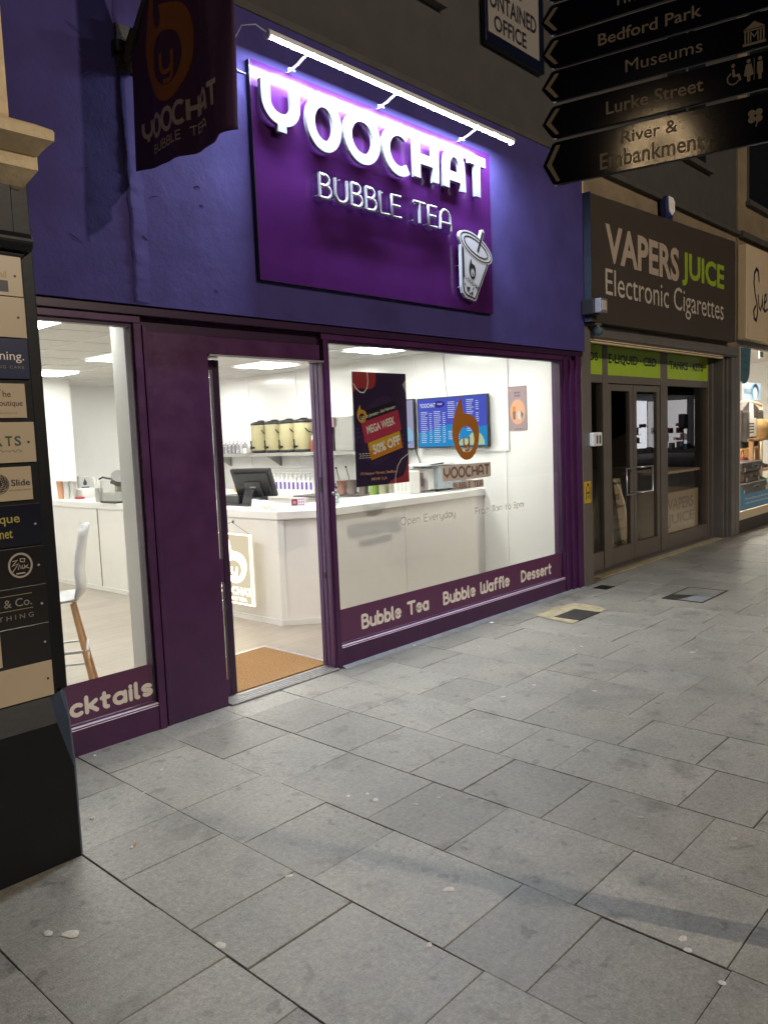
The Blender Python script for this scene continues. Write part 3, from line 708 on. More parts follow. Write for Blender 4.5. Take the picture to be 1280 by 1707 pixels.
# light bar
t = thing('sign_light', 'thin white tube light on three arms above the purple sign', 'light', (4.2, -.28, 3.76))
b = MB(); h = [(math.cos(R(a))*.026, math.sin(R(a))*.026) for a in range(-18, 209, 15)]
for (x0, x1) in ((3.0, 5.40),):
    ra = [Vector((x0, -.28+c, 3.795+s)) for c, s in h]; rb = [Vector((x1, -.28+c, 3.795+s)) for c, s in h]
    for i in range(len(h)-1): b.face([ra[i+1], ra[i], rb[i], rb[i+1]], off_white, True)
for x0, x1 in ((2.988, 3.0), (5.4, 5.412)):
    b.tube([(x0, -.28, 3.793), (x1, -.28, 3.793)], .028, off_white, 16)
b.build('housing', t)
b = MB(); b.face([(3.0, -.302, 3.782), (3.0, -.256, 3.790), (5.4, -.256, 3.790), (5.4, -.302, 3.782)], E_led); b.build('lens', t)
for x in (3.31, 4.095, 4.985):
    b = MB(); b.tube([(x, -.10, 3.752), (x, -.17, 3.765), (x, -.262, 3.80)], .008, off_white, 8)
    b.box(x-.012, x+.012, -.13, -.055, 3.7405, 3.747, off_white); b.lathe((x, -.10, 3.747), [(.016, 0), (.016, .018), (.009, .02)], off_white, 12)
    b.build('arm', t)
b = MB(); b.tube([(2.988, -.28, 3.80), (2.93, -.26, 3.83), (2.88, -.20, 3.83), (2.87, -.12, 3.76), (2.90, -.075, 3.68), (2.95, -.06, 3.66), (3.01, -.055, 3.66)], .0035, off_white, 6); b.build('cable', t)

# ------------------------------------------------------------------ flag
t = thing('hanging_flag', 'dark purple cloth flag with an orange logo hanging out from the wall', 'flag', (2.24, -.06, 3.5))
b = MB(); b.box(2.19, 2.30, -.075, -.05, 3.44, 3.66, iron); b.tube([(2.24, -.06, 3.50), (2.24, -.17, 3.60)], .028, iron, 12)
b.box(2.17, 2.29, -.10, -.05, 3.515, 3.57, black); b.box(2.255, 2.262, -.16, -.06, 3.44, 3.51, silver); b.build('wall_bracket', t)
b = MB(); b.tube([(2.24, -.10, 3.53), (2.24, -1.06, 4.50)], .016, black, 10); b.lathe((2.24, -1.06, 4.49), [(.016, 0), (.03, .02), (.03, .045), (.012, .06)], black, 12); b.build('pole', t)
def flag_x(u, z):  # folds hang from the pole, deepening to the outer lower corner
    return 2.24 + .022*math.sin(u*15+z*1.5)*min(1, (u+.1)*1.3) + .012*math.sin(u*33-z*4)*u + .03*u*max(0, 3.6-z)*.5*math.sin(z*5+u*3)
def flag_top(u): return 3.545 + (u-.10)*1.01
def flag_bot(u): return 2.945 - .035*(u-.1)/.85 - .02*math.sin((u-.1)/.85*math.pi)
b = MB(); NU, NV = 44, 60; vs = []; fs = []
for i in range(NU+1):
    u = .10+.85*i/NU
    for j in range(NV+1):
        z = flag_bot(u)+(flag_top(u)-flag_bot(u))*j/NV; vs.append((flag_x(u, z), -u - .012*math.sin(z*4)*(1 if i in (0,) else .4), z))
for i in range(NU):
    for j in range(NV): k = i*(NV+1)+j; fs.append((k, k+NV+1, k+NV+2, k+1))
b.raw(vs, fs, flag_cloth, True)
cl = b.build('cloth', t)
sd = cl.modifiers.new('thickness', 'SOLIDIFY'); sd.thickness = .0015; sd.offset = 0
def on_flag(mb):   # wrap a drawing made on the plane x = 0 on to the cloth's folds
    for i, p in enumerate(mb.v):
        u, z, off = -p.y, p.z, -p.x
        mb.v[i] = Vector((flag_x(u, z)-off-.0025, -u - .012*math.sin(z*4)*.4, z))
b = MB(); Q = side(0)
flame(b, Q, .24, .62, 3.185, 3.78, flag_orange, .0006, flag_orange)
on_flag(b); b.build('flag_logo', cl)
b = MB(); T = Plane((0, 0, 0), (0, -1, 0), (0, 0, 1))
strokes(b, T, 'YOOCHAT', .165, .83, 3.05, 3.165, .022, flag_white, .0006, .0010, .22)
strokes(b, T, 'BUBBLE TEA', .26, .72, 2.985, 3.03, .006, flag_white, .0006, .0008, .24)
on_flag(b); b.build('flag_lettering', cl)

# ------------------------------------------------------------------ stone pillar on the left with business plaques
t = thing('stone_pillar', 'black painted pillar with a yellow stone cornice at the shop corner', 'pillar', (.75, -.45, 0))
b = MB()
pl = [(.2, -.95), (1.262, -.95), (1.300, -.905), (1.316, -.85), (1.316, 0), (.2, 0)]
lo = [Vector((x, y, 0)) for x, y in [(.2, -.95), (1.287, -.95), (1.300, -.935), (1.316, -.90), (1.316, 0), (.2, 0)]]
mid = [Vector((x, y, .35)) for x, y in [(.2, -.95), (1.287, -.95), (1.300, -.935), (1.316, -.90), (1.316, 0), (.2, 0)]]
m2 = [Vector((x, y, .54)) for x, y in [(.2, -.95), (1.235, -.95), (1.290, -.925), (1.316, -.88), (1.316, 0), (.2, 0)]]
hi = [Vector((x, y, .64)) for x, y in [(.2, -.915), (1.232, -.915), (1.275, -.90), (1.313, -.86), (1.313, 0), (.2, 0)]]
L = [lo, mid, m2, hi]
for a, c in zip(L, L[1:]):
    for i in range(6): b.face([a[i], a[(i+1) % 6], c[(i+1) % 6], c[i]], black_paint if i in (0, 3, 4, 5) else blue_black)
b.face(hi, black_paint); b.build('plinth', t)
b = MB(); b.box(.2, 1.318, -.88, 0, .64, 2.53, black_paint); b.box(.2, 1.258, -.925, -.88, .64, 2.22, black_paint); b.box(.2, 1.25, -.90, -.88, 2.22, 2.5, black_paint); b.build('shaft', t, bevel=.006)
b = MB(); b.prism(Plane((0, 0, 0), (0, -1, 0)), [(.88, 2.245)]+[(.925+.045*math.cos(R(a)), 2.285+.035*math.sin(R(a))) for a in range(-90, 91, 15)]+[(.88, 2.325)], -.2, -1.285, black_paint)
b.box(.2, 1.262, -.94, -.88, 2.232, 2.247, black); b.build('torus_moulding', t, bevel=.008)
b = MB()
prof = [(.86, 2.475), (.90, 2.49), (.965, 2.533), (.970, 2.536), (.970, 2.583), (.98, 2.586), (.99, 2.592), (1.025, 2.606), (1.045, 2.612), (1.06, 2.616), (1.063, 2.645), (1.055, 2.655), (.97, 2.695), (.86, 2.70)]
cx = lambda d: 1.314+(d-.95)*.26 if d > .95 else 1.314-(.95-d)*.4
for (a, c) in zip(prof, prof[1:]):
    b.face([(.2, -a[0], a[1]), (cx(a[0]), -a[0], a[1]), (cx(c[0]), -c[0], c[1]), (.2, -c[0], c[1])], stone)
    b.face([(cx(a[0]), -a[0], a[1]), (cx(a[0]), 0, a[1]), (cx(c[0]), 0, c[1]), (cx(c[0]), -c[0], c[1])], stone)
b.face([(.2, -.86, 2.475), (.2, 0, 2.475), (cx(.86), 0, 2.475), (cx(.86), -.86, 2.475)], stone)
b.face([(.2, -.86, 2.70), (cx(.86), -.86, 2.70), (cx(.86), 0, 2.70), (.2, 0, 2.70)], stone); b.build('cornice', t)
b = MB(); b.box(.2, 1.245, -.95, 0, 2.70, 5.5, stone); b.build('upper_pilaster', t, bevel=.012)
PP = front(-.9345)
def plaque(label, x0, x1, z0, z1, m, draw=None, screws=True, y=None):
    t = thing('plaque', label, 'plaque', ((x0+x1)/2, -.925, z0), 'business plaques on the black pillar')
    b = MB(); b.box(x0, x1, -.934, -.9255, z0, z1, m); b.build('board', t, bevel=.0012)
    if screws:
        b = MB(); disc(b, PP, 1.222, (z0+z1)/2, .0045, .0045, dark_letter if m in (cream,) else silver, .0004, 12); b.build('screw', t)
    if draw: b = MB(); draw(b); b.build('lettering', t)
def d_a(b): text(b, PP, 'Legal and', 1.085, 1.193, 2.150, 2.180, gold, .0006, .01); b.rect(PP, .90, 1.196, 2.108, 2.147, .0005, dark_letter)
def d_c(b): text(b, PP, 'Browning.', 1.04, 1.23, 1.862, 1.902, vinyl_white, .0006, .0); text(b, PP, 'NURSING CARE', 1.075, 1.228, 1.842, 1.852, grey_letter, .0006, 0, 1.3)
def script(b, s, u0, u1, v, h, m):
    x = u0; i = 0; pts = []
    n = len(s)*8; q = random.Random(len(s))
    for k in range(n+1):
        a = k/n*len(s)*2*math.pi; pts.append((u0+(u1-u0)*k/n + h*.25*math.sin(a), v+h*.4*math.sin(a*.98+1)*(1+.5*math.sin(a*.31))))
    ribbon(b, PP, pts, .0022, m, .0004, .0006)
def d_d(b):
    strokes(b, PP, 'T', 1.118, 1.142, 1.738, 1.768, .0028, red_letter, .0003, .0006); text(b, PP, 'he', 1.146, 1.173, 1.742, 1.764, red_letter, .0006)
    text(b, PP, 'boutique', 1.118, 1.212, 1.705, 1.731, red_letter, .0006); text(b, PP, 'bedford', 1.12, 1.19, 1.684, 1.690, pale_gold, .0006)
def d_e(b):
    for s, a, c, m in (('A', 1.055, 1.085, navy), ('R', 1.104, 1.131, green_letter), ('T', 1.142, 1.165, green_letter), ('S', 1.173, 1.196, slate_letter)): text(b, PP, s, a, c, 1.570, 1.605, m, .0006, .02)
    script(b, 'music', 1.10, 1.20, 1.552, .008, grey_letter)
def d_f(b):
    for k in range(5):
        r = .034-.006*k; P = PP; ribbon(b, P, [(1.107+.002*k+r*math.cos(R(a)), 1.437+r*math.sin(R(a))) for a in range(0, 361, 15)], .002, dark_letter, .0003, .0006+.0001*k)
    for k in range(9): ribbon(b, PP, [(1.107+(.008+.0029*j)*math.cos(R(k*40+j*14)), 1.437+(.008+.0029*j)*math.sin(R(k*40+j*14))) for j in range(9)], .0022, dark_letter, .0003, .0012)
    disc(b, PP, 1.109, 1.437, .008, .008, dark_letter, .0014, 16)
    text(b, PP, 'Slide', 1.149, 1.215, 1.428, 1.451, dark_letter, .0006, .012); text(b, PP, 'RECORD SHOP', 1.141, 1.216, 1.410, 1.416, grey_letter, .0006, 0, 1.2)
def d_g(b): text(b, PP, 'Boutique', .99, 1.168, 1.288, 1.330, gold, .0006, .01); text(b, PP, 'Cabinet', 1.03, 1.139, 1.244, 1.279, gold, .0006, .01)
def d_h(b):
    ribbon(b, PP, arc(1.157, 1.143, .040, .042, 0, 360, 28), .007, pale_letter, .0004, .0007)
    ribbon(b, PP, [(1.130, 1.160), (1.148, 1.163), (1.132, 1.148), (1.128, 1.143), (1.150, 1.150), (1.128, 1.122)], .0035, pale_letter, .0004, .0006)
    ribbon(b, PP, [(1.158, 1.156), (1.158, 1.167), (1.174, 1.165), (1.172, 1.154), (1.158, 1.156)], .003, pale_letter, .0004, .0006)
    ribbon(b, PP, [(1.148, 1.128), (1.154, 1.146), (1.158, 1.130), (1.163, 1.144), (1.164, 1.131), (1.172, 1.132), (1.170, 1.145), (1.174, 1.136), (1.184, 1.143), (1.176, 1.135), (1.188, 1.128)], .003, pale_letter, .0004, .0006)
    b.rect(PP, 1.140, 1.172, 1.112, 1.117, .0006, pale_letter)
def d_i(b):
    b.rect(PP, .9, 1.189, 1.0375, 1.0395, .0006, pale_gold); b.rect(PP, .9, 1.189, .984, .986, .0006, pale_gold)
    text(b, PP, 'N & Co.', 1.045, 1.187, .996, 1.026, grey_letter, .0006, .008); text(b, PP, 'CLOTHING', .98, 1.189, .951, .968, grey_letter, .0006, 0, 1.6)
def d_j(b): b.rect(PP, .86, 1.066, .789, .908, .0006, cream); text(b, PP, 'Est', 1.02, 1.055, .84, .85, red_letter, .0008)
plaque('cream plaque with gold lettering and a black bar, topmost on the black pillar', .86, 1.247, 2.095, 2.235, cream, d_a)
plaque('blank cream plaque second from the top of the black pillar', .86, 1.248, 1.951, 2.092, cream)
plaque('royal blue plaque with white lettering about nursing care on the pillar', .86, 1.247, 1.806, 1.948, navy, d_c, False)
plaque('cream plaque with reddish handwriting, short of the pillar edge', .86, 1.225, 1.669, 1.790, cream, d_d, False)
plaque('cream plaque with spaced green and grey capitals on the pillar', .86, 1.246, 1.511, 1.654, cream, d_e)
plaque('cream plaque with a black spiral beside dark lettering', .86, 1.223, 1.376, 1.496, cream, d_f, False)
plaque('dark navy plaque with yellow lettering on two lines', .86, 1.246, 1.212, 1.361, navy_dark, d_g)
plaque('black plaque with a round cream emblem on the pillar', .86, 1.2455, 1.065, 1.206, plaque_black, d_h)
plaque('black plaque with grey capitals between two thin lines', .86, 1.245, .921, 1.064, plaque_black, d_i)
plaque('black plaque with a cream square stuck on one end', .86, 1.243, .778, .920, plaque_black, d_j)
plaque('blank cream plaque lowest on the pillar, just above its plinth', .86, 1.241, .645, .776, cream)

# ------------------------------------------------------------------ vape shop next door
t = thing('vape_shop', 'closed dark grey vape shop with glass double doors under a roller shutter box', 'building', (9.2, 1.5, 0))
b = MB(); b.box(6.904, 7.09, -.03, .30, 0, 2.56, grey_frame); b.box(6.934, 7.05, .0, .30, 2.56, 4.02, stone); b.build('left_post', t, bevel=.006)
b = MB()
for x0, x1, y in ((10.80, 10.87, .18), (10.87, 10.93, .06), (10.955, 11.02, .04), (11.02, 11.17, .0)): b.box(x0, x1, y, .34, 0, 2.50, grey_metal)
b.box(10.93, 10.955, .10, .34, 0, 2.5, black); b.build('shutter_guide', t, bevel=.005)
b = MB(); b.box(7.09, 11.17, -.02, .30, 2.425, 2.56, grey_metal); b.box(7.095, 11.16, -.035, -.02, 2.44, 2.50, grey_metal); b.build('shutter_box', t, bevel=.01)
b = MB(); b.box(7.095, 10.62, -.03, .02, 2.385, 2.42, stone); b.box(7.095, 10.62, -.036, -.03, 2.40, 2.408, ledge_dark); b.build('shutter_bar', t, bevel=.004)
b = MB(); b.box(7.05, 11.17, .0, .30, 2.56, 4.02, tan_render); b.build('wall', t)
b = MB()
V = .22
for a in ((7.09, 7.50, .0, 2.42), (7.81, 7.93, .0, 2.42), (9.27, 9.47, 0, 2.42), (10.77, 10.86, 0, 2.42)): b.box(a[0], a[1], V, V+.08, a[2], a[3], grey_frame)
for x0, x1 in ((7.50, 7.81), (7.93, 9.27), (9.47, 10.77)): b.box(x0, x1, V+.004, V+.076, 2.03, 2.115, grey_frame)
b.box(7.50, 7.81, V+.01, V+.07, 0, .22, grey_frame); b.box(9.47, 10.77, V+.01, V+.07, 0, .20, grey_frame)
b.build('shopfront_frame', t, bevel=.004)
def transom(x0, x1, s, a, c, z0=2.23, z1=2.33):
    b = MB(); b.box(x0, x1, V+.004, V+.012, 2.115, 2.42, lime_panel); text(b, front(V+.004), s, a, c, z0, z1, dark_letter, .0008, .03)
    b.build('transom_panel', t)
transom(7.50, 7.81, 'DS', 7.53, 7.72, 2.255, 2.345); transom(7.93, 9.27, 'E-LIQUID · CBD', 7.95, 9.16, 2.225, 2.345); transom(9.47, 10.77, 'TANKS · KITS', 9.53, 10.60, 2.235, 2.335)
b = MB(); b.box(7.50, 7.81, V+.03, V+.037, .22, 2.03, glass_vape); b.build('window_pane', t)
b = MB(); b.box(9.47, 10.77, V+.03, V+.037, .20, 2.03, glass_vape); b.build('window_pane', t)
def vdoor(x0, x1, hx):
    b = MB(); 
    for a in ((x0, x0+.085, .03, 2.02), (x1-.085, x1, .03, 2.02), (x0+.085, x1-.085, 1.95, 2.02), (x0+.085, x1-.085, .03, .22)): b.box(a[0], a[1], V+.01, V+.06, a[2], a[3], grey_frame)
    o = b.build('door', t, bevel=.004)
    b = MB(); b.box(x0+.085, x1-.085, V+.03, V+.037, .22, 1.95, glass_vape); b.build('pane', o)
    b = MB(); b.tube([(hx[0], V+.01, 1.09), (hx[0], V-.06, 1.09), (hx[1], V-.07, 1.09), (hx[1], V-.07, .80), (hx[0], V-.06, .80), (hx[0], V+.01, .80)], .012, silver, 8); b.build('handle', o)
vdoor(7.935, 8.545, (8.46, 8.20)); vdoor(8.555, 9.265, (8.60, 8.87))
b = MB(); b.box(7.37, 10.8, V-.08, V+.10, 0, .028, grey_metal); b.box(7.37, 10.8, .04, V-.08, 0, .012, sandy); b.build('threshold', t, bevel=.003)
b = MB(); b.box(7.4, 11.1, 4.5, 4.6, 0, 3, dark_inside); b.box(11.1, 11.17, .35, 4.5, 0, 3, dark_inside); b.box(7.2, 7.4, .35, 4.5, 0, 3, dark_inside); b.box(7.4, 11.1, .35, 4.5, -.0, .004, dark_inside); b.box(7.4, 11.1, .35, 4.5, 2.9, 3, dark_inside); b.build('interior', t)
def fs(x, z, y): k = (3.8+y)/3.8; return x*k, 1.55+(z-1.55)*k
yf = -.12
t = thing('fascia_sign', 'dark brown shop sign with pale and lime green lettering', 'sign', (8.9, -.12, 2.56))
b = MB()
A = [fs(*q, yf) for q in ((7.182, 2.595), (11.15, 2.63), (11.15, 3.945), (7.182, 3.815))]
fr = [Vector((x, yf, z)) for x, z in A]; bk = [Vector((x, 0, z)) for x, z in A]
b.raw(fr+bk, [(0, 1, 2, 3), (7, 6, 5, 4), (0, 4, 5, 1), (2, 6, 7, 3), (1, 5, 6, 2)], fascia_grey); b.raw(fr+bk, [(3, 7, 4, 0)], black); b.build('board', t)
b = MB(); b.box(A[0][0]-.012, A[0][0]-.001, yf-.004, 0, A[0][1], A[3][1]+.01, blue_black); b.build('end_cap', t)
b = MB(); Fv = front(yf)
def ft(s, x0, x1, z0, z1, m, bold=0): a = fs(x0, z0, yf); c = fs(x1, z1, yf); text(b, Fv, s, a[0], c[0], a[1], c[1], m, .001, bold, 1.0)
for args in (('VAPERS', 7.48, 9.29, 3.205, 3.585, taupe_letter, .03), ('JUICE', 9.38, 10.735, 3.185, 3.58, lime, .03), ('Electronic Cigarettes', 7.47, 10.715, 2.80, 3.145, pale_letter, .0)): b = MB(); ft(*args); b.build('lettering', t)
t = thing('alarm_box', 'white and blue alarm box on the wall above the brown vape shop sign', 'alarm box', (8.8, -.03, 3.75))
b = MB(); Pf = front(-.03)
pts = [(8.70, 3.90), (8.72, 3.80), (8.79, 3.735), (8.86, 3.80), (8.90, 3.90), (8.91, 4.02), (8.86, 4.06), (8.72, 4.06), (8.69, 4.0)]
b.prism(Pf, pts, 0, .075, mat('alarm_blue', (.015, .02, .10), .4)); b.build('body', t, bevel=.01)
b = MB(); b.prism(Pf, [(8.76, 3.90), (8.83, 3.86), (8.905, 3.92), (8.905, 4.02), (8.86, 4.055), (8.74, 4.055)], .075, .086, white_plastic); ribbon(b, Pf, arc(8.83, 3.965, .022, .028, 0, 360, 14), .006, pale_gold, .085, .0868); b.build('cover', t, bevel=.003)
t = thing('flood_light', 'small square flood light at the lower corner of the brown sign, beside the purple wall', 'light', (6.95, -.15, 2.62))
b = MB(); b.box(6.875, 7.0, -.18, -.055, 2.62, 2.76, black); b.build('bracket', t, bevel=.006)
b = MB(); b.box(6.90, 7.03, -.24, -.18, 2.63, 2.76, silver); b.box(6.925, 7.01, -.246, -.24, 2.65, 2.74, pale_letter); b.build('lamp_head', t, bevel=.006)
t = thing('security_camera', 'little grey dome security camera hanging under the brown sign corner', 'camera', (7.1, -.1, 2.50))
b = MB(); b.box(7.03, 7.15, -.12, -.0, 2.535, 2.557, grey_metal); b.build('mount', t, bevel=.004)
b = MB(); b.tube([(7.10, -.07, 2.535), (7.12, -.09, 2.51)], .045, blue_black, 14); b.lathe((7.12, -.10, 2.44), [(.012, 0), (.035, .012), (.05, .04), (.05, .07)], slate_letter, 16); b.build('dome', t)
t = thing('entry_box', 'white plastic box fixed beside the vape shop doors at chest height', 'box', (7.2, -.03, 1.4))
b = MB(); b.box(7.03, 7.22, -.075, -.03, 1.375, 1.51, white_plastic); b.build('case', t, bevel=.012)
b = MB(); b.box(7.09, 7.12, -.08, -.075, 1.40, 1.48, grey_metal); b.box(7.15, 7.18, -.08, -.075, 1.40, 1.48, grey_metal); b.build('slot', t)
t = thing('hydrant_sign', 'small yellow sign with a black letter H on the grey post', 'sign', (6.99, 0, .82))
b = MB(); b.box(6.915, 7.04, -.038, -.03, .825, 1.035, mat('hydrant_yellow', (.55, .36, .02), .4)); b.build('plate', t, bevel=.001)
b = MB(); Pz = front(-.038)
for a in ((6.937, 6.951, .86, .99), (7.007, 7.021, .86, .99), (6.951, 7.007, .918, .932), (6.962, 6.996, .99, 1.018), (6.973, 6.985, .87, .90)): b.rect(Pz, *a, .0006, dark_letter)
b.build('lettering', t)
# inside the vape shop
t = thing('display_counter', 'cream shop counter with grey lettering on its front behind the window', 'counter', (9.95, .6, 0))
b = MB(); b.box(9.60, 10.90, .37, .85, .10, .69, sue_cream); b.box(9.58, 10.92, .35, .87, .93, .965, sue_cream); b.box(9.58, 9.62, .35, .39, .69, .93, sue_cream); b.box(10.88, 10.92, .35, .39, .69, .93, sue_cream); b.box(9.62, 10.88, .8, .85, .69, .93, dark_inside); b.build('cabinet', t, bevel=.004)
b = MB(); b.box(9.62, 10.88, .36, .366, .69, .93, glass_vape); b.build('glass_front', t)
for a in (('VAPERS', 9.80, 10.64, .45, .61), ('JUICE', 9.80, 10.66, .23, .41)): b = MB(); text(b, front(.37), *a, grey_letter, .001, .03); b.build('lettering', t)
t = thing('pavement_board', 'cream folding sign board standing just inside the glass doors', 'sign', (8.690, .45, 0))
b = MB(); Pb = Plane((0, .42, 0), (1, .0, 0), (0, .16, .987))
b.slab(Pb, 8.390, 8.900, .06, .95, -.02, 0, sue_cream); ribbon(b, Pb, [(8.390, .95), (8.690, .95), (8.840, .85), (8.900, .65), (8.900, .06)], .04, white_paint, -.01, .006)
text(b, Pb, 'VAPERS', 8.440, 8.800, .70, .77, dark_letter, .001, .02); text(b, Pb, 'JUICE', 8.520, 8.770, .58, .66, grey_letter, .001, .03); text(b, Pb, 'electronic', 8.460, 8.800, .44, .49, grey_letter, .001, .01); text(b, Pb, 'cigarettes', 8.460, 8.820, .32, .38, grey_letter, .001, .01); text(b, Pb, 'OPEN', 8.460, 8.820, .13, .22, green_letter, .001, .03)
b.build('panel', t)
b = MB(); b.slab(Plane((0, .75, 0), (1, 0, 0), (0, -.16, .987)), 8.410, 8.880, 0, .95, -.015, 0, sue_cream); b.build('rear_leg', t)

# ------------------------------------------------------------------ charity shop at the far right
t = thing('charity_shop', 'cream fronted charity shop with a warm lit window of old furniture', 'building', (14, 3, 0))
b = MB(); b.box(11.175, 20, -.02, .35, 2.66, 9.2, tan_render); b.box(11.175, 20, -.09, -.02, 4.0, 4.08, ledge_dark); b.build('upper_wall', t)
dark_window(t, 11.52, 14, 4.52, 7.2, -.02)
b = MB(); b.box(11.175, 11.33, .0, .35, 0, 2.66, grey_metal); b.box(11.33, 20, .02, .3, 0, .19, ledge_dark); b.build('shopfront_post', t, bevel=.004)
f = MB(); f.box(11.33, 20, .0, .06, 2.585, 2.66, grey_metal); f.box(11.33, 20, .0, .08, .19, .30, sue_cream); f.box(11.33, 11.36, .0, .06, .30, 2.585, sue_cream); wn = f.build('window', t, bevel=.004)
b = MB(); b.box(11.36, 20, .03, .037, .30, 2.585, glass_main); b.build('pane', wn)
b = MB(); Gs = front(.028)
pts = [(11.36, 2.58), (11.36, 2.22)] + arc(11.60, 2.22, .24, .13, 180, 270, 6)[1:] + arc(11.60, 2.30, .22, .21, 270, 360, 6)[1:] + [(11.86, 2.58)]
poly(b, Gs, pts, teal, 0)
for k, (z, s) in enumerate(((2.46, 'Donate'), (2.36, 'your items'), (2.26, 'here today'))): text(b, Gs, s, 11.40, 11.72, z, z+.05, blue_black, .001)
o = b.build('window_decal', wn); o['label'] = 'teal drop shaped sticker on the glass'
b = MB(); poly(b, Gs, [(11.40, .31), (20, .31), (20, .53), (11.60, .53), (11.58, .62), (11.50, .66), (11.46, .6), (11.42, .45)], skyblue, 0)
text(b, Gs, 'Providing palliative, neurological', 11.66, 13.4, .44, .48, vinyl_white, .001); text(b, Gs, 'and bereavement support', 11.66, 13.1, .38, .42, vinyl_white, .001)
o = b.build('window_decal', wn); o['label'] = 'blue sticker band along the bottom of the glass'
b = MB(); b.box(11.2, 20, 3.4, 3.5, 0, 3.1, white_paint); b.box(11.2, 11.3, .3, 3.4, 0, 3.1, white_paint); b.box(11.2, 20, .06, 3.4, 2.95, 3.05, white_paint); b.box(11.2, 20, .3, 3.4, .19, .21, floor_mat); b.box(20, 20.1, .1, 3.5, 0, 3, white_paint); b.build('interior', t)
E_warm = emission('warm_ceiling_glow', (1, .92, .82), 420)
for i, (x, y) in enumerate(((12.4, .5), (14.2, 1.7), (16.0, 1.6), (13.3, 2.8), (15.2, 2.8), (14.2, .45), (15.8, .45))):  # front row by the glass added out of view to brighten the display
    b = MB(); b.lathe((x, y, 2.93), [(.14, 0), (.16, .02)], E_warm, 20); o = b.build('ceiling_lamp')
    tag(o, 'round warm ceiling lamp out of view inside the charity shop' if i != 1 else 'round ceiling lamp seen at the top of the charity shop window', 'ceiling light', 'lamps in the charity shop')
t = thing('fascia_sign', 'cream shop sign with black handwritten lettering', 'sign', (13.4, -.1, 2.66))
b = MB(); b.box(11.17, 19.5, -.14, -.02, 2.66, 3.90, sue_cream); b.build('board', t, bevel=.01)
b = MB(); Fz = front(-.14)
ribbon(b, Fz, [(11.66, 3.47), (11.62, 3.60), (11.55, 3.62), (11.47, 3.55), (11.45, 3.42), (11.50, 3.28), (11.58, 3.15), (11.60, 3.02), (11.55, 2.93), (11.47, 2.95), (11.44, 3.05), (11.52, 3.12)], .045, dark_letter, .0005, .001, rnd_caps=True)
ribbon(b, Fz, [(11.62, 3.28), (11.66, 3.12), (11.72, 3.08), (11.78, 3.16), (11.80, 3.30), (11.82, 3.12), (11.88, 3.09)], .035, dark_letter, .0005, .001, rnd_caps=True)
ribbon(b, Fz, [(11.88, 3.18), (11.97, 3.24), (11.96, 3.32), (11.90, 3.30), (11.88, 3.18), (11.92, 3.08), (12.02, 3.12)], .035, dark_letter, .0005, .0011, rnd_caps=True)
ribbon(b, Fz, [(12.18, 3.05), (12.22, 3.55), (12.35, 3.66), (12.46, 3.52), (12.38, 3.36), (12.26, 3.32), (12.40, 3.16), (12.52, 3.05)], .045, dark_letter, .0005, .001, rnd_caps=True)
text(b, Fz, 'yder', 12.58, 13.3, 2.98, 3.36, dark_letter, .001); b.build('lettering', t)
# the window display
D = .9
t = thing('display_shelf', 'open oak shelf unit in the charity shop window', 'shelf', (14.7, 1.0, .21))
b = MB()
for x in (14.22, 15.8):
    for y in (.75, 1.15): b.box(x, x+.07, y, y+.07, .21, 1.27, wood)
b.build('frame', t, bevel=.006)
for z in (.33, .68, 1.22):
    b = MB(); b.box(14.22, 15.87, .75, 1.22, z, z+.04, wood); b.build('shelf', t, bevel=.004)
def basket(x, y, z, w, h, label):
    b = MB(); b.lathe((x, y, z), [(w*.42, 0), (w*.5, h*.5), (w*.55, h), (w*.47, h), (w*.4, h*.1)], wicker, 18); tag(b.build('basket'), label, 'basket', 'baskets in the charity shop window')
basket(15.0, .98, 1.262, .55, .34, 'round wicker basket on top of the oak shelf'); basket(14.75, 1.2, .25, .5, .62, 'tall wicker basket standing behind the suitcases')
basket(15.6, 1.5, .21, .6, .9, 'large wicker hamper behind the oak shelf')
def suitcase(x0, x1, y0, y1, z0, z1, label, m=leather):
    t = thing('suitcase', label, 'suitcase', ((x0+x1)/2, (y0+y1)/2, z0), 'old suitcases in the shop window')
    b = MB(); b.box(x0, x1, y0, y1, z0, z1, m); b.build('body', t, bevel=.03, seg=3)
    b = MB(); xm = (x0+x1)/2; b.tube([(xm-.1, y0-.005, z1-.09), (xm-.08, y0-.04, z1-.06), (xm+.08, y0-.04, z1-.06), (xm+.1, y0-.005, z1-.09)], .012, black, 6); b.build('handle', t)
    b = MB(); b.box(x0+.06, x0+.1, y0-.012, y0, z1-.16, z1-.1, silver); b.box(x1-.1, x1-.06, y0-.012, y0, z1-.16, z1-.1, silver); b.build('clasp', t)
suitcase(13.3, 14.55, .62, 1.0, .21, .55, 'large dark leather trunk at the bottom of the window display')
suitcase(13.55, 14.3, .66, .98, .55, .73, 'brown suitcase in the middle of the stack', mat('tan_leather', (.09, .045, .025), .5))
suitcase(13.4, 14.38, .64, 1.0, .73, .90, 'black suitcase on top of the stack')
t = thing('jacket', 'brown checked jacket hanging in the charity shop window', 'jacket', (14.600, .98, 1.1))
b = MB(); Pj = front(.98)
b.prism(Pj, [(14.250, 1.10), (15.050, 1.12), (15.020, 1.50), (15.080, 1.78), (14.750, 1.90), (14.520, 1.90), (14.200, 1.76), (14.160, 1.25)], -.08, .06, brown_cloth); b.prism(Pj, [(14.500, 1.5), (14.780, 1.5), (14.720, 1.89), (14.560, 1.89)], .06, .075, white_lam); b.build('body', t, bevel=.03, seg=3)
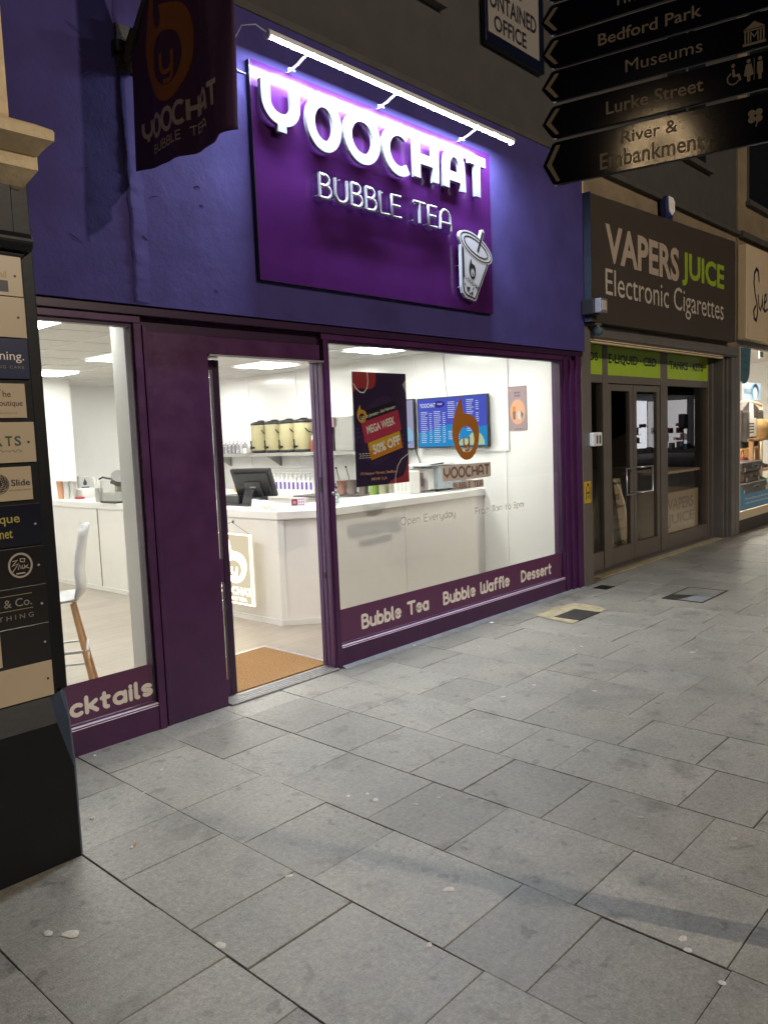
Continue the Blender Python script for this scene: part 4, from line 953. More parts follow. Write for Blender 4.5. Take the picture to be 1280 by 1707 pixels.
b = MB(); b.prism(Pj, [(14.180, 1.20), (14.360, 1.20), (14.350, 1.74), (14.220, 1.74)], .04, .14, brown_cloth); b.prism(Pj, [(14.920, 1.2), (15.100, 1.2), (15.080, 1.76), (14.940, 1.76)], .04, .14, brown_cloth); b.build('sleeve', t, bevel=.03, seg=3)
t = thing('cot_headboard', 'cream slatted cot end standing in the shop window', 'cot', (15.350, 1.2, .21))
b = MB(); top = lambda x: 1.86+.07*math.sin((x-14.600)/1.5*math.pi)
b.tube([(x, 1.2, top(x)) for x in [14.600+.1*i for i in range(16)]], .03, sue_cream, 8); b.tube([(14.600, 1.2, 1.62), (16.100, 1.2, 1.62)], .025, sue_cream, 8)
for i in range(16): x = 14.600+.1*i; b.tube([(x, 1.2, .21 if i in (0, 15) else 1.62), (x, 1.2, top(x))], .014 if 0 < i < 15 else .03, sue_cream, 8)
b.build('frame', t)
def board_pic(label, x0, x1, z0, z1, y, m, draw=None, cat='poster'):
    t = thing('poster', label, cat, ((x0+x1)/2, y, z0)); b = MB(); b.box(x0, x1, y, y+.01, z0, z1, m); b.build('sheet', t)
    if draw: b = MB(); draw(b, front(y)); b.build('artwork', t)
def d1(b, P):
    disc(b, P, 16.05, 2.14, .24, .15, skyblue, .001); disc(b, P, 16.07, 2.16, .15, .11, dark_letter, .002); disc(b, P, 16.05, 2.10, .13, .11, skin_print, .003); text(b, P, 'VINTAGE', 15.42, 15.85, 2.08, 2.18, dark_letter, .002)
board_pic('pale blue printed poster with a face, hung high in the window', 15.38, 16.4, 1.97, 2.29, 1.3, mat('pale_blue_print', (.35, .45, .55), .5), d1)
board_pic('white price card standing in front of the jacket', 14.30, 14.75, 1.3, 1.62, .86, print_white, lambda b, P: [b.rect(P, 14.34, 14.62, 1.36+.05*k, 1.385+.05*k, .001, dark_letter) for k in range(4)], 'card')
tt = thing('exit_sign', 'small green running man exit sign inside the charity shop', 'sign', (16.74, 1.41, 2.8)); b = MB(); b.box(16.62, 16.86, 1.40, 1.42, 2.80, 2.95, white_plastic); b.box(16.66, 16.82, 1.395, 1.40, 2.825, 2.925, green_letter); b.build('box', tt)
t = thing('shoe', 'pair of dark shoes on the middle shelf of the oak unit', 'shoes', (15.1, .95, .72)); b = MB()
for x in (14.95, 15.2): b.prism(side(x), [(-.98, .72), (-.80, .72), (-.80, .78), (-.88, .80), (-.98, .86)], -.05, .05, leather)
b.build('pair', t, bevel=.02)
for k, (x, y, z, w_, h_, col, lab) in enumerate(((14.40, .98, .72, .24, .22, (.35, .03, .03), 'red handbag standing on the middle shelf of the oak unit'), (14.50, 1.0, .37, .26, .24, (.05, .12, .30), 'blue handbag standing on the lowest shelf of the oak unit'), (14.45, 1.0, 1.262, .30, .26, (.45, .28, .10), 'tan handbag standing on top of the oak unit'))):
    t = thing('handbag', lab, 'handbag', (x, y, z), 'handbags in the charity shop window'); m = mat('bag_leather', col, .45); b = MB()
    b.prism(front(y), [(x-w_/2, z), (x+w_/2, z), (x+w_*.42, z+h_), (x-w_*.42, z+h_)], -.06, .06, m); b.build('body', t, bevel=.02)
    b = MB(); b.tube([(x+w_*.3*math.cos(R(a)), y, z+h_+.13*math.sin(R(a))) for a in range(0, 181, 15)], .008, m, 6); b.build('strap', t)
for k in range(9):
    x = 15.4+.28*k; t = thing('garment', ('pale pink', 'white', 'sky blue', 'red', 'lemon', 'lilac', 'green', 'grey', 'orange')[k]+' top hanging on the rail at the back of the charity shop', 'clothes', (x, 2.3, 1.0), 'clothes on the rail in the charity shop')
    b = MB(); b.prism(side(x), [(-2.55, 1.0), (-2.05, 1.0), (-2.08, 1.5), (-2.02, 1.72), (-2.3, 1.80), (-2.58, 1.72), (-2.52, 1.5)], -.05, .05, mat('garment_cloth', ((.6, .35, .38), (.7, .7, .68), (.2, .4, .6), (.45, .04, .05), (.6, .5, .12), (.4, .3, .5), (.1, .3, .12), (.3, .3, .3), (.6, .25, .05))[k], .85)); b.build('cloth', t, bevel=.02)
    b = MB(); b.tube([(x, 2.3, 1.79), (x, 2.3, 1.90), (x, 2.33, 1.93)], .006, silver, 6); b.build('hanger_hook', t)
b = MB(); b.tube([(15.1, 2.3, 1.92), (18.2, 2.3, 1.92)], .014, silver, 8); b.tube([(15.1, 2.3, .21), (15.1, 2.3, 1.92)], .014, silver, 8); b.tube([(18.2, 2.3, .21), (18.2, 2.3, 1.92)], .014, silver, 8); tag(b.build('clothes_rail'), 'chrome clothes rail at the back of the charity shop', 'rail')
b = MB(); b.lathe((15.15, .95, .37), [(.1, 0), (.16, .05), (.13, .16), (.03, .2)], mat('green_glaze', (.06, .22, .05), .3), 16); tag(b.build('bowl'), 'small green bowl on the lowest shelf of the oak unit', 'bowl')

# ------------------------------------------------------------------ fingerpost and letting board
t = thing('fingerpost', 'dark navy street fingerpost with six pointed boards above head height', 'signpost', (2.47, -3.33, 0))
dv = Vector((-.195, .981, 0)).normalized(); K = .694
class FPlane(Plane):      # board drawings are laid out at full size and scaled to the post
    def p(s, a, b, off=0): return s.o + s.u*a*K + Vector((0, 0, 1.55+(b-1.55)*K)) + s.n*off*K
FP = FPlane((2.286, -2.436, 0), -dv)
b = MB(); b.lathe((2.47, -3.33, 0), [(.085, 0), (.085, .05), (.05, .08), (.048, .62), (.075, .64), (.08, .70), (.05, .75), (.04, .80), (.036, 3.1), (.05, 3.13), (.05, 3.17), (.026, 3.22), (.045, 3.27), (.04, 3.31), (.01, 3.34)], finger_navy, 20); b.build('post', t)
def finger(z0, z1, texts, icons=None):
    zm = (z0+z1)/2; h = (z1-z0)/2; b = MB()
    pts = [(-.014, zm), (.034, z0+.004), (.05, z0), (1.262, z0), (1.262, z1), (.05, z1), (.034, z1-.004)]
    b.prism(FP, pts, -.022, 0, finger_navy); o = b.build('finger_board', t, bevel=.0025)
    b = MB(); b.prism(FP, [(.006, zm), (.052, z0+.016), (.066, z0+.016), (.066, z0+.02), (.030, zm), (.070, z1-.02), (.070, z1-.016), (.052, z1-.016)], .0002, .001, finger_letter); b.build('arrow', o)
    for s, a, c, q0, q1 in texts: b = MB(); text(b, FP, s, a, c, q0, q1, finger_letter, .001, 0 if s[0] == 'M' else .012); b.build('lettering', o)
    if icons: b = MB(); icons(b); b.build('symbol', o)
def i_clover(b):
    for dx, dz in ((-.013, .012), (.013, .012), (-.013, -.012), (.013, -.012)): disc(b, FP, .877+dx, 2.772+dz, .014, .014, finger_letter, .001+.0002*(dx > 0)+.0001*(dz > 0), 10)
    ribbon(b, FP, [(.878, 2.765), (.884, 2.745), (.879, 2.73)], .005, finger_letter, .0005, .001)
def i_people(b):
    disc(b, FP, .795, 2.985, .007, .008, finger_letter, .001, 10); ribbon(b, FP, [(.795, 2.972), (.797, 2.945), (.815, 2.945), (.822, 2.922)], .009, finger_letter, .0005, .001); ribbon(b, FP, arc(.795, 2.935, .022, .022, 110, 330, 12), .005, finger_letter, .0005, .0012)
    for x, f in ((.852, 1), (.893, 0)):
        disc(b, FP, x, 2.988, .008, .008, finger_letter, .001, 10)
        poly(b, FP, [(x-.006, 2.91), (x-.006, 2.93), (x-.018*f-.011*(1-f), 2.935), (x-.010, 2.977), (x+.010, 2.977), (x+.018*f+.011*(1-f), 2.935), (x+.006, 2.93), (x+.006, 2.91)], finger_letter, .001)
    b.rect(FP, .871, .873, 2.91, 2.995, .001, finger_letter)
def i_museum(b):
    poly(b, FP, [(.832, 3.108), (.912, 3.108), (.872, 3.135)], finger_letter, .001); b.rect(FP, .830, .914, 3.046, 3.056, .001, finger_letter); b.rect(FP, .834, .910, 3.099, 3.105, .001, finger_letter)
    for x in (.836, .847, .892, .903): b.rect(FP, x, x+.006, 3.057, 3.098, .001, finger_letter)
    text(b, FP, 'M', .856, .888, 3.058, 3.096, finger_letter, .0011, .0)
finger(2.664, 2.854, [('River &', .346, .580, 2.780, 2.832), ('Embankment', .251, .684, 2.688, 2.758)], i_clover)
finger(2.870, 3.012, [('Lurke Street', .281, .682, 2.917, 2.972)], i_people)
finger(3.030, 3.164, [('Museums', .366, .678, 3.072, 3.122)], i_museum)
finger(3.174, 3.306, [('Bedford Park', .25, .675, 3.212, 3.262)])
finger(3.318, 3.446, [('The Castle', .318, .62, 3.355, 3.405)], lambda b: ribbon(b, FP, [(.86, 3.41), (.88, 3.36), (.89, 3.37)], .008, finger_letter, .0005, .001))
finger(3.460, 3.590, [('Bus Station', .30, .66, 3.50, 3.55)])
t = thing('letting_board', 'white letting board with a dark blue border high on the wall', 'sign', (5.85, -.06, 4.6))
b = MB(); b.box(5.415, 6.285, -.06, -.005, 4.62, 5.75, navy_dark); b.build('board', t, bevel=.004)
b = MB(); Pb = front(-.06); b.rect(Pb, 5.45, 6.20, 4.705, 5.72, .001, mat('letting_white', (.20, .18, .16), .6))
text(b, Pb, 'ONTAINED', 5.47, 6.16, 4.90, 5.04, dark_letter, .002, .02); text(b, Pb, 'OFFICE', 5.53, 6.0, 4.735, 4.86, dark_letter, .002, .02); text(b, Pb, 'SELF', 5.56, 6.0, 5.09, 5.21, dark_letter, .002, .02); b.build('lettering', t)

# ------------------------------------------------------------------ small things on the pavement
t = thing('cable_cover', 'dark square cast cover set in a sandy concrete patch by the shop', 'drain cover', (5.9, -.45, 0))
b = MB(); pts = [(5.93, -.25), (6.22, -.47), (6.09, -.66), (5.52, -.69), (5.50, -.52)]
pts = [(5.62, -.27), (6.30, -.27), (6.30, -.66), (5.52, -.66), (5.52, -.45)]
b.face([(x, y, .0045) for x, y in [(5.52, -.665), (6.12, -.665), (6.21, -.50), (6.20, -.30), (5.93, -.235), (5.60, -.26)]], sandy); b.build('surround', t)
b = MB(); b.box(5.64, 5.99, -.665, -.43, 0, .0075, iron); b.build('lid', t, bevel=.002)
t = thing('gully_grate', 'small dark iron grate in the slabs by the grey post', 'drain cover', (6.98, -.2, 0))
b = MB(); b.box(6.90, 7.07, -.26, -.12, 0, .005, iron); b.build('frame', t)
b = MB()
for k in range(6): b.box(6.915+k*.025, 6.93+k*.025, -.25, -.13, .005, .008, black)
b.build('bars', t)
t = thing('manhole_cover', 'cracked recessed manhole cover inlaid with broken paving', 'manhole', (7.1, -1.03, 0))
b = MB()
F = [(6.80, -1.21), (6.80, -.86), (7.40, -.86), (7.40, -1.21)]
for a, c in zip(F, F[1:]+F[:1]): b.box(min(a[0], c[0])-.008, max(a[0], c[0])+.008, min(a[1], c[1])-.008, max(a[1], c[1])+.008, 0, .0055, iron)
b.build('frame', t)
b = MB(); b.face([(6.81, -1.2, .0042), (7.12, -1.2, .0042), (7.07, -1.05, .0042), (6.81, -1.0, .0042)], concrete); b.face([(7.13, -1.2, .0045), (7.39, -1.2, .0045), (7.39, -.87, .0045), (7.0, -.87, .0045), (7.08, -1.05, .0045)], paving); b.face([(6.81, -.99, .0043), (7.06, -1.04, .0043), (6.98, -.87, .0043), (6.81, -.87, .0043)], iron); b.build('infill', t)
GUM = [(1.031, -1.395, 1.6), (.985, -1.333, 1.0), (1.306, -1.819, 1.1), (2.27, -1.407, .7), (2.339, -1.457, .6), (2.32, -1.525, 1.0), (1.697, -1.688, .8), (1.987, -2.183, 1.2), (1.716, -2.319, .8), (2.226, -2.892, .9), (2.184, -2.924, .9), (2.106, -3.051, .8), (2.503, -1.724, .5), (1.913, -.495, .6), (1.728, -.652, .5), (4.972, -1.05, .8), (4.868, -1.046, .6), (5.257, -1.731, 1.1), (5.325, -1.733, .6), (4.145, -1.587, .8), (4.033, -1.242, .9), (3.744, -1.212, 1.0), (6.769, -1.367, .7), (6.594, -1.765, .7), (7.544, -1.211, .6), (7.862, -1.321, .6), (7.448, -.748, .6), (7.421, -.483, .7), (4.497, -1.522, .6), (5.478, -1.977, .5), (6.152, -.391, .5), (4.559, -.445, .6)]
_g = random.Random(21)
GUM += [(_g.uniform(1.4, 9.5), _g.uniform(-2.9, -.35), _g.uniform(.5, .95)) for _ in range(34)]
q = random.Random(5)
for k, (x, y, s) in enumerate(GUM):
    b = MB(); r = .0155*s; n = 14; ph = q.uniform(0, 6); e = q.uniform(.7, 1)
    ring = lambda f, z: [(x+r*f*(1+.22*math.sin(2*a+ph)+.12*math.sin(3*a+ph*2))*math.cos(a), y+r*f*e*(1+.22*math.sin(2*a+ph)+.12*math.sin(3*a))*math.sin(a), z) for a in [2*math.pi*i/n for i in range(n)]]
    o_, i_ = ring(1, .0016), ring(.72, .0026)
    b.raw(o_+i_, [(i, (i+1) % n, n+(i+1) % n, n+i) for i in range(n)]+[tuple(range(n, 2*n))], gum_mat if k < 32 else gum_old, True)
    lab = 'small pale flattened chewing gum blob on the grey paving' if k < 32 else 'grey trodden old gum spot on the paving'
    if k == 0: lab = 'largest pale chewing gum blob on the slab before the pillar'
    tag(b.build('chewing_gum'), lab, 'chewing gum', 'chewing gum blobs on the paving' if k < 32 else 'old gum spots on the paving')
t = thing('cigarette_butt', 'orange cigarette butt on the slab by the pillar foot', 'cigarette', (1.45, -1.05, 0))
b = MB(); b.tube([(1.44, -1.058, .006), (1.46, -1.043, .006)], .0045, cig_orange, 8); b.build('filter', t)
b = MB(); b.tube([(1.43, -1.0655, .006), (1.44, -1.058, .006)], .0043, white_plastic, 8); b.build('paper', t)
def scrap(x, y, s, label):
    b = MB(); n = 9; top = [(x+s*(1+.3*math.sin(i*2.3+x*7))*math.cos(2*math.pi*i/n), y+s*.7*(1+.3*math.cos(i*1.7))*math.sin(2*math.pi*i/n), .003+.006*((i*7) % 3)/2) for i in range(n)]
    b.face(top, white_plastic); b.raw(top+[(x, y, .012)], [(i, (i+1) % n, n) for i in range(n)], white_plastic); tag(b.build('paper_scrap'), label, 'litter', 'scraps of litter on the paving')
scrap(5.195, -.113, .028, 'white crumpled paper scrap below the waffle lettering'); scrap(1.458, -.705, .012, 'tiny white scrap on the slab between pillar foot and window'); scrap(1.79, -.075, .010, 'tiny white scrap against the plinth under the cocktails lettering'); scrap(4.3, -.05, .012, 'small white scrap below the plinth near the doorway')

# ------------------------------------------------------------------ inside the tea shop
b = MB(); b.box(2.70, 3.60, .125, .83, .004, .016, coir); t = b.build('door_mat'); tag(t, 'brown coir doormat filling the open doorway', 'doormat')
b = MB(); b.box(2.70, 3.63, .83, .86, .004, .018, silver); b.box(3.60, 3.63, .125, .83, .004, .018, silver); tag(b.build('mat_trim'), 'pale metal trim edging the brown doormat', 'trim')
t = thing('serving_counter', 'long white L shaped serving counter with an angled corner', 'counter', (5, 1.3, .004))
plan = [(6.74, 1.02), (4.42, 1.02), (4.14, 1.26), (4.07, 5.4), (4.62, 5.4), (4.72, 1.66), (6.74, 1.66)][::-1]
def plan_prism(mb, pts, z0, z1, m):
    k = len(pts); mb.raw([(x, y, z0) for x, y in pts]+[(x, y, z1) for x, y in pts], [tuple(range(k-1, -1, -1)), tuple(range(k, 2*k))]+[(i, (i+1) % k, k+(i+1) % k, k+i) for i in range(k)], m)
ctr = lambda pts, d: [(x+(d if x < 4.6 else (-d if False else 0)), y+(d if y < 1.3 else 0)) for x, y in pts]
b = MB(); plan_prism(b, ctr(plan, .02), .004, .90, counter_grey); b.build('carcass', t)
b = MB(); plan_prism(b, plan, .90, .97, white_lam); b.build('worktop', t, bevel=.006)
b = MB(); plan_prism(b, ctr(plan, .008), .004, .05, white_plastic)
b.build('skirting', t)
b = MB()
for a, c in (((4.42+.02, 1.02+.02), (4.16, 1.28)),):
    d = Vector((c[0]-a[0], c[1]-a[1], 0)).normalized()
for y in (2.2, 3.2, 4.25): b = MB(); b.box(4.14-.07*(y-1.26)/4.14+.012, 4.15-.07*(y-1.26)/4.14+.02, y-.002, y+.002, .05, .90, grey_metal); b.build('panel_joint', t)
b = MB(); b.box(5.48, 5.484, 1.037, 1.0405, .05, .9, off_white); b.build('panel_joint', t)
Pc = Plane((4.16, 1.28, 0), Vector((.26, -.24, 0)).normalized())
for a in ((-.002, .05), (.34, .36)): b = MB(); b.slab(Pc, a[0], a[1], .05, .90, 0, .008, white_lam); b.build('cover_strip', t)
b = MB(); b.box(6.12, 6.74, 1.70, 5.6, .86, .90, white_lam); b.box(6.16, 6.74, 1.70, 5.6, .004, .86, white_lam); b.build('back_counter') 
tag(bpy.data.objects['back_counter'], 'white back counter under the steel wall shelf', 'counter')
t = thing('wall_shelf', 'stainless steel wall shelf on triangular brackets above the back counter', 'shelf', (6.6, 3.8, 1.22))
b = MB(); b.box(6.45, 6.745, 2.0, 5.9, 1.385, 1.40, steel); b.box(6.445, 6.452, 2.0, 5.9, 1.36, 1.402, steel); b.build('board', t, bevel=.002)
for y in (2.35, 3.45, 4.30, 5.4):
    b = MB(); b.prism(Plane((0, y, 0), (1, 0, 0)), [(6.47, 1.383), (6.742, 1.22), (6.742, 1.383)], -.004, .004, steel); b.box(6.735, 6.744, y-.02, y+.02, 1.22, 1.383, steel); b.build('bracket', t)
def urn(y):
    t = thing('tea_urn', 'cream insulated tea urn', 'tea urn', (6.59, y, 1.402), 'tea urns on the steel shelf'); c = (6.59, y, 1.402)
    b = MB(); b.lathe(c, [(.128, .035), (.132, .05), (.132, .355), (.128, .365)], beige_urn, 28); b.build('body', t)
    b = MB(); b.lathe(c, [(.125, 0), (.137, .005), (.137, .033), (.128, .036)], black, 24); b.build('base', t)
    b = MB(); b.lathe(c, [(.132, .365), (.137, .37), (.135, .39), (.10, .408), (.05, .415), (.045, .425), (.02, .428)], black, 28); b.build('lid', t)
    b = MB(); b.tube([(6.46, y, 1.475), (6.415, y, 1.475)], .014, black, 10); b.tube([(6.415, y, 1.45), (6.415, y, 1.50)], .013, black, 10); b.tube([(6.415, y, 1.50), (6.412, y, 1.565)], [.008, .010], black, 8); b.box(6.405, 6.425, y-.022, y+.022, 1.47, 1.48, black); b.build('tap', t)
    b = MB(); b.tube([(6.50, y-.115, 1.70), (6.52, y-.139, 1.66), (6.59, y-.143, 1.64), (6.66, y-.139, 1.66)], .007, black, 6); b.build('handle', t)
    return t
u0 = urn(3.63); u0['label'] = 'cream tea urn at the end of the four, touching the door jamb'
for k, y in enumerate((3.915, 4.20, 4.485)): dup(u0, (0, y-3.63, 0), ('second cream tea urn from the door jamb on the steel shelf', 'third cream tea urn from the door jamb on the steel shelf', 'cream tea urn at the end of the four, beside the clear bottles')[k])
# bottles beside the urns
bt = None
def bottle():
    t = thing('bottle', 'clear empty bottle on the steel shelf', 'bottle', (6.55, 4.80, 1.402), 'clear bottles beside the urns')
    b = MB(); b.lathe((6.55, 4.80, 1.402), [(.03, 0), (.036, .006), (.036, .10), (.034, .115), (.013, .14), (.013, .155)], clear_plastic, 14); b.build('body', t)
    b = MB(); b.lathe((6.55, 4.80, 1.402), [(.0145, .15), (.0145, .172)], off_white, 12); b.build('cap', t); return t
bt = bottle(); bt['label'] = 'clear empty bottle in the row between door edge and urns'
for i in range(1, 14): dup(bt, (-.07+.075*(i % 2), (i//2)*.085+.0, 0))
b = MB(); b.box(6.46, 6.70, 4.66, 4.73, 1.402, 1.47, white_plastic); tag(b.build('cup_box', bevel=.004), 'low white box between the clear bottles and the urns', 'box')
t = thing('sauce_bottle', 'red brown sauce bottle with white cap between urns and door jamb', 'bottle', (6.52, 3.40, 1.402))
b = MB(); b.lathe((6.52, 3.40, 1.402), [(.034, 0), (.036, .01), (.036, .12), (.02, .15)], mat('red_syrup', (.25, .05, .02), .3), 14); b.build('body', t)
b = MB(); b.lathe((6.52, 3.40, 1.402), [(.02, .15), (.022, .18), (.008, .21)], white_plastic, 12); b.build('cap', t)
t = thing('drinks_dispenser', 'stainless steel drinks dispenser box on the shelf behind the jamb', 'dispenser', (6.58, 2.85, 1.402))
b = MB(); b.box(6.45, 6.74, 2.64, 2.94, 1.405, 1.81, steel); b.prism(Plane((0, 3.06, 0), (1, 0, 0)), [(6.45, 1.405), (6.74, 1.405), (6.74, 1.81), (6.45, 1.81)], -.12, 0, steel); b.build('cabinet', t, bevel=.004)
b = MB(); b.box(6.42, 6.45, 2.92, 3.06, 1.69, 1.80, lilac); b.box(6.43, 6.45, 2.965, 2.995, 1.62, 1.68, black); b.build('control_panel', t)
t = thing('shelf_clutter', 'little black socket adaptor with lights on the shelf end', 'adaptor', (6.6, 2.45, 1.402)); b = MB(); b.box(6.5, 6.62, 2.40, 2.58, 1.402, 1.46, black); b.build('case', t, bevel=.005); b = MB(); b.box(6.496, 6.5, 2.5, 2.53, 1.41, 1.44, print_white); b.build('light', t)
# pump bottles with purple labels
t0 = thing('syrup_bottle', 'white syrup pump bottle with purple label', 'bottle', (6.5, 3.42, .90), 'syrup pump bottles along the back counter')
b = MB(); b.lathe((6.5, 3.42, .90), [(.036, 0), (.038, .01), (.038, .13), (.016, .175), (.016, .19)], white_plastic, 16); b.build('body', t0)
b = MB(); b.lathe((6.5, 3.42, .90), [(.016, .19), (.017, .205), (.006, .21), (.006, .245)], off_white, 10); b.tube([(6.5, 3.42, 1.145), (6.44, 3.42, 1.148), (6.425, 3.42, 1.135)], .006, off_white, 6); b.build('pump', t0)
b = MB(); b.raw([(6.5+.0388*math.cos(a), 3.42+.0388*math.sin(a), z) for z in (.94, 1.03) for a in [R(150+10*i) for i in range(7)]], [(i, i+1, i+8, i+7) for i in range(6)], mat('label_purple', (.10, .04, .30), .5)); b.build('bottle_label', t0)
t0['label'] = 'white pump bottle with purple label in the row behind the till'
for i in range(1, 12): dup(t0, (.0, i*.082, .0))
b = MB(); b.tube([(6.60, 3.36, 1.20), (6.60, 4.40, 1.20)], .005, steel, 6); b.tube([(6.60, 3.36, .90), (6.60, 3.36, 1.20)], .005, steel, 6); b.tube([(6.60, 4.40, .90), (6.60, 4.40, 1.20)], .005, steel, 6); tag(b.build('bottle_rail'), 'thin steel rail behind the row of pump bottles', 'rail')
t = thing('juice_bottle', 'yellow juice bottle on the counter behind the till screen', 'bottle', (5.9, 4.0, .9)); b = MB()
b.lathe((6.3, 4.62, .90), [(.07, 0), (.075, .02), (.075, .16), (.03, .24)], mat('yellow_juice', (.6, .42, .03), .25), 16); b.build('body', t); b = MB(); b.lathe((6.3, 4.62, .90), [(.03, .24), (.03, .27)], green_letter, 12); b.build('cap', t)
t = thing('blender', 'grey drinks blender standing half hidden by the door jamb', 'blender', (6.4, 3.1, .9)); b = MB(); b.box(6.3, 6.5, 2.98, 3.18, .90, 1.06, off_white); b.build('base', t, bevel=.015)
b = MB(); b.lathe((6.4, 3.08, 1.06), [(.06, 0), (.085, .22), (.085, .25)], clear_plastic, 16); b.build('jug', t); b = MB(); b.lathe((6.4, 3.08, 1.31), [(.088, 0), (.085, .03), (.04, .05)], off_white, 16); b.build('lid', t)
b = MB(); b.box(5.9, 6.3, 2.62, 3.10, .905, .92, grey_metal); tag(b.build('tray'), 'dark grey tray lying on the back counter', 'tray')
# till
t = thing('till_screen', 'black till touchscreen on a stand, seen from behind', 'till', (4.5, 2.05, .97))
b = MB(); b.box(4.36, 4.60, 1.93, 2.28, .97, .985, black); b.box(4.40, 4.75, 2.12, 2.40, .97, 1.06, black); b.build('base', t, bevel=.006)
Mt = Matrix.Translation((4.52, 2.03, 1.175)) @ Matrix.Rotation(R(-66), 4, 'Z') @ Matrix.Rotation(R(27), 4, 'X')
b = MB(); b.box(-.205, .205, -.012, .022, -.145, .145, black, Mt); b.box(-.17, .17, -.03, -.012, -.11, .11, black, Mt); b.box(-.08, .08, -.045, -.03, -.13, .03, mat('charcoal_plastic', (.03, .03, .032), .35), Mt); b.build('monitor', t, bevel=.006)
b = MB(); b.box(-.03, .03, -.0462, -.0455, -.03, -.015, grey_letter, Mt); b.build('badge', t)
b = MB(); Ma = Matrix.Translation((4.47, 2.05, .985)) @ Matrix.Rotation(R(-66), 4, 'Z')
b.prism(Plane(Ma @ Vector((-.045, 0, 0)), (Ma.to_3x3() @ Vector((0, -1, 0)))), [(-.03, 0), (.06, 0), (.035, .06), (-.02, .15), (-.06, .15)], -.09, 0, black); b.build('arm', t, bevel=.004)
t = thing('card_terminal', 'white card payment terminal lying on the counter', 'card reader', (4.46, 1.86, .97)); Mc = Matrix.Translation((4.48, 1.86, .97)) @ Matrix.Rotation(R(25), 4, 'Z')
b = MB(); b.raw([Mc @ Vector(p) for p in ((-.05, -.10, 0), (.05, -.10, 0), (.05, .10, 0), (-.05, .10, 0), (-.045, -.095, .03), (.045, -.095, .03), (.045, .09, .07), (-.045, .09, .07))], [(3, 2, 1, 0), (4, 5, 6, 7), (0, 1, 5, 4), (1, 2, 6, 5), (2, 3, 7, 6), (3, 0, 4, 7)], white_plastic); b.build('body', t, bevel=.008)
b = MB(); b.raw([Mc @ Vector(p) for p in ((-.035, .0, .0535), (.035, .0, .0535), (.035, .08, .0715), (-.035, .08, .0715))], [(0, 1, 2, 3)], slate_letter); b.build('screen', t)
for k, (x, y, a) in enumerate(((4.32, 1.83, 10), (4.36, 1.66, -20), (4.45, 1.58, 30), (4.30, 1.50, 5))):
    Ml = Matrix.Translation((x, y, .9715+.0008*k)) @ Matrix.Rotation(R(a), 4, 'Z'); b = MB(); b.box(-.05, .05, -.075, .075, 0, .0012, (print_white, print_peach, print_white, skin_print)[k], Ml)
    tag(b.build('leaflet'), 'paper leaflet lying on the counter by the card reader' if k != 1 else 'peach coloured leaflet lying on the counter edge', 'leaflet', 'leaflets on the counter')
t = thing('price_card', 'little purple and white card stand on the counter corner', 'card', (4.57, 1.44, .97)); Pk = Plane((4.50, 1.50, .97), Vector((.8, -.6, 0)), (0, 0, 1)); b = MB(); b.slab(Pk, 0, .125, 0, .075, -.004, 0, white_plastic); b.build('stand', t)
b = MB(); b.rect(Pk, .006, .06, .008, .067, .001, vinyl_purple); b.rect(Pk, .064, .119, .008, .067, .001, mat('card_violet', (.25, .13, .35), .5)); disc(b, Pk, .033, .036, .012, .014, print_orange, .0015, 14)
for i in range(2):
    for j in range(3): b.rect(Pk, .070+.016*j, .081+.016*j, .016+.025*i, .034+.025*i, .0015, print_white)
b.build('print', t)
t = thing('sanitiser_bottle', 'clear hand gel pump bottle with a blue label on the counter', 'bottle', (4.70, 1.13, .97)); c = (4.70, 1.13, .97)
b = MB(); b.lathe(c, [(.03, 0), (.034, .006), (.034, .12), (.013, .15)], clear_plastic, 16); b.build('body', t); b = MB(); b.lathe(c, [(.014, .15), (.015, .17), (.006, .172), (.006, .195)], black, 10); b.tube([(4.70, 1.13, 1.163), (4.66, 1.11, 1.16)], .006, black, 6); b.build('pump', t)
b = MB(); Pl = Plane((4.70, 1.13, .97), Vector((.74, -.67, 0))); rrect(b, Pl, -.024, .024, .02, .11, .006, print_white, .0352); disc(b, Pl, 0, .078, .019, .022, skyblue, .0358, 18); disc(b, Pl, 0, .078, .012, .014, print_white, .0362, 18); b.rect(Pl, -.018, .018, .03, .036, .0358, skyblue); b.rect(Pl, -.018, .018, .042, .048, .0358, skyblue); b.build('front_label', t)
# tubs in the tray by the wall
b = MB(); b.box(6.12, 6.50, 1.75, 2.95, .905, .925, grey_metal); tag(b.build('tub_tray'), 'long dark tray under the coloured tubs on the back counter', 'tray')
for k, (y, col, h, lab) in enumerate(((2.62, (.55, .3, .26), .15, 'pink tub with a long black spoon in the tray'), (2.46, (.33, .27, .26), .16, 'taupe tub beside the pink one in the tray'), (2.28, (.27, .22, .2), .17, 'brown grey tub beside the green one'), (2.12, (.42, .62, .16), .16, 'lime green tub in the tray'), (1.97, (.62, .6, .42), .15, 'pale yellow tub half behind the hanging poster'), (1.83, (.62, .6, .5), .15, 'cream tub at the tray end, mostly behind the hanging poster'))):
    tt = thing('topping_tub', lab, 'tub', (6.22, y, .926), 'topping tubs on the back counter'); m = mat('tub_colour', col, .3); b = MB(); b.lathe((6.22, y, .926), [(.05, 0), (.062, h), (.066, h)], m, 18); b.build('tub', tt)
    if k < 3: b = MB(); b.tube([(6.22, y, .96), (6.20, y+.06, .94+h+.13)], .005, black, 6); b.tube([(6.20, y+.06, .94+h+.12), (6.198, y+.065, .94+h+.14)], .011, black, 8); b.build('spoon', tt)
    else: b = MB(); b.lathe((6.22, y, .926), [(.067, h), (.067, h+.012)], white_plastic, 18); b.build('lid', tt)
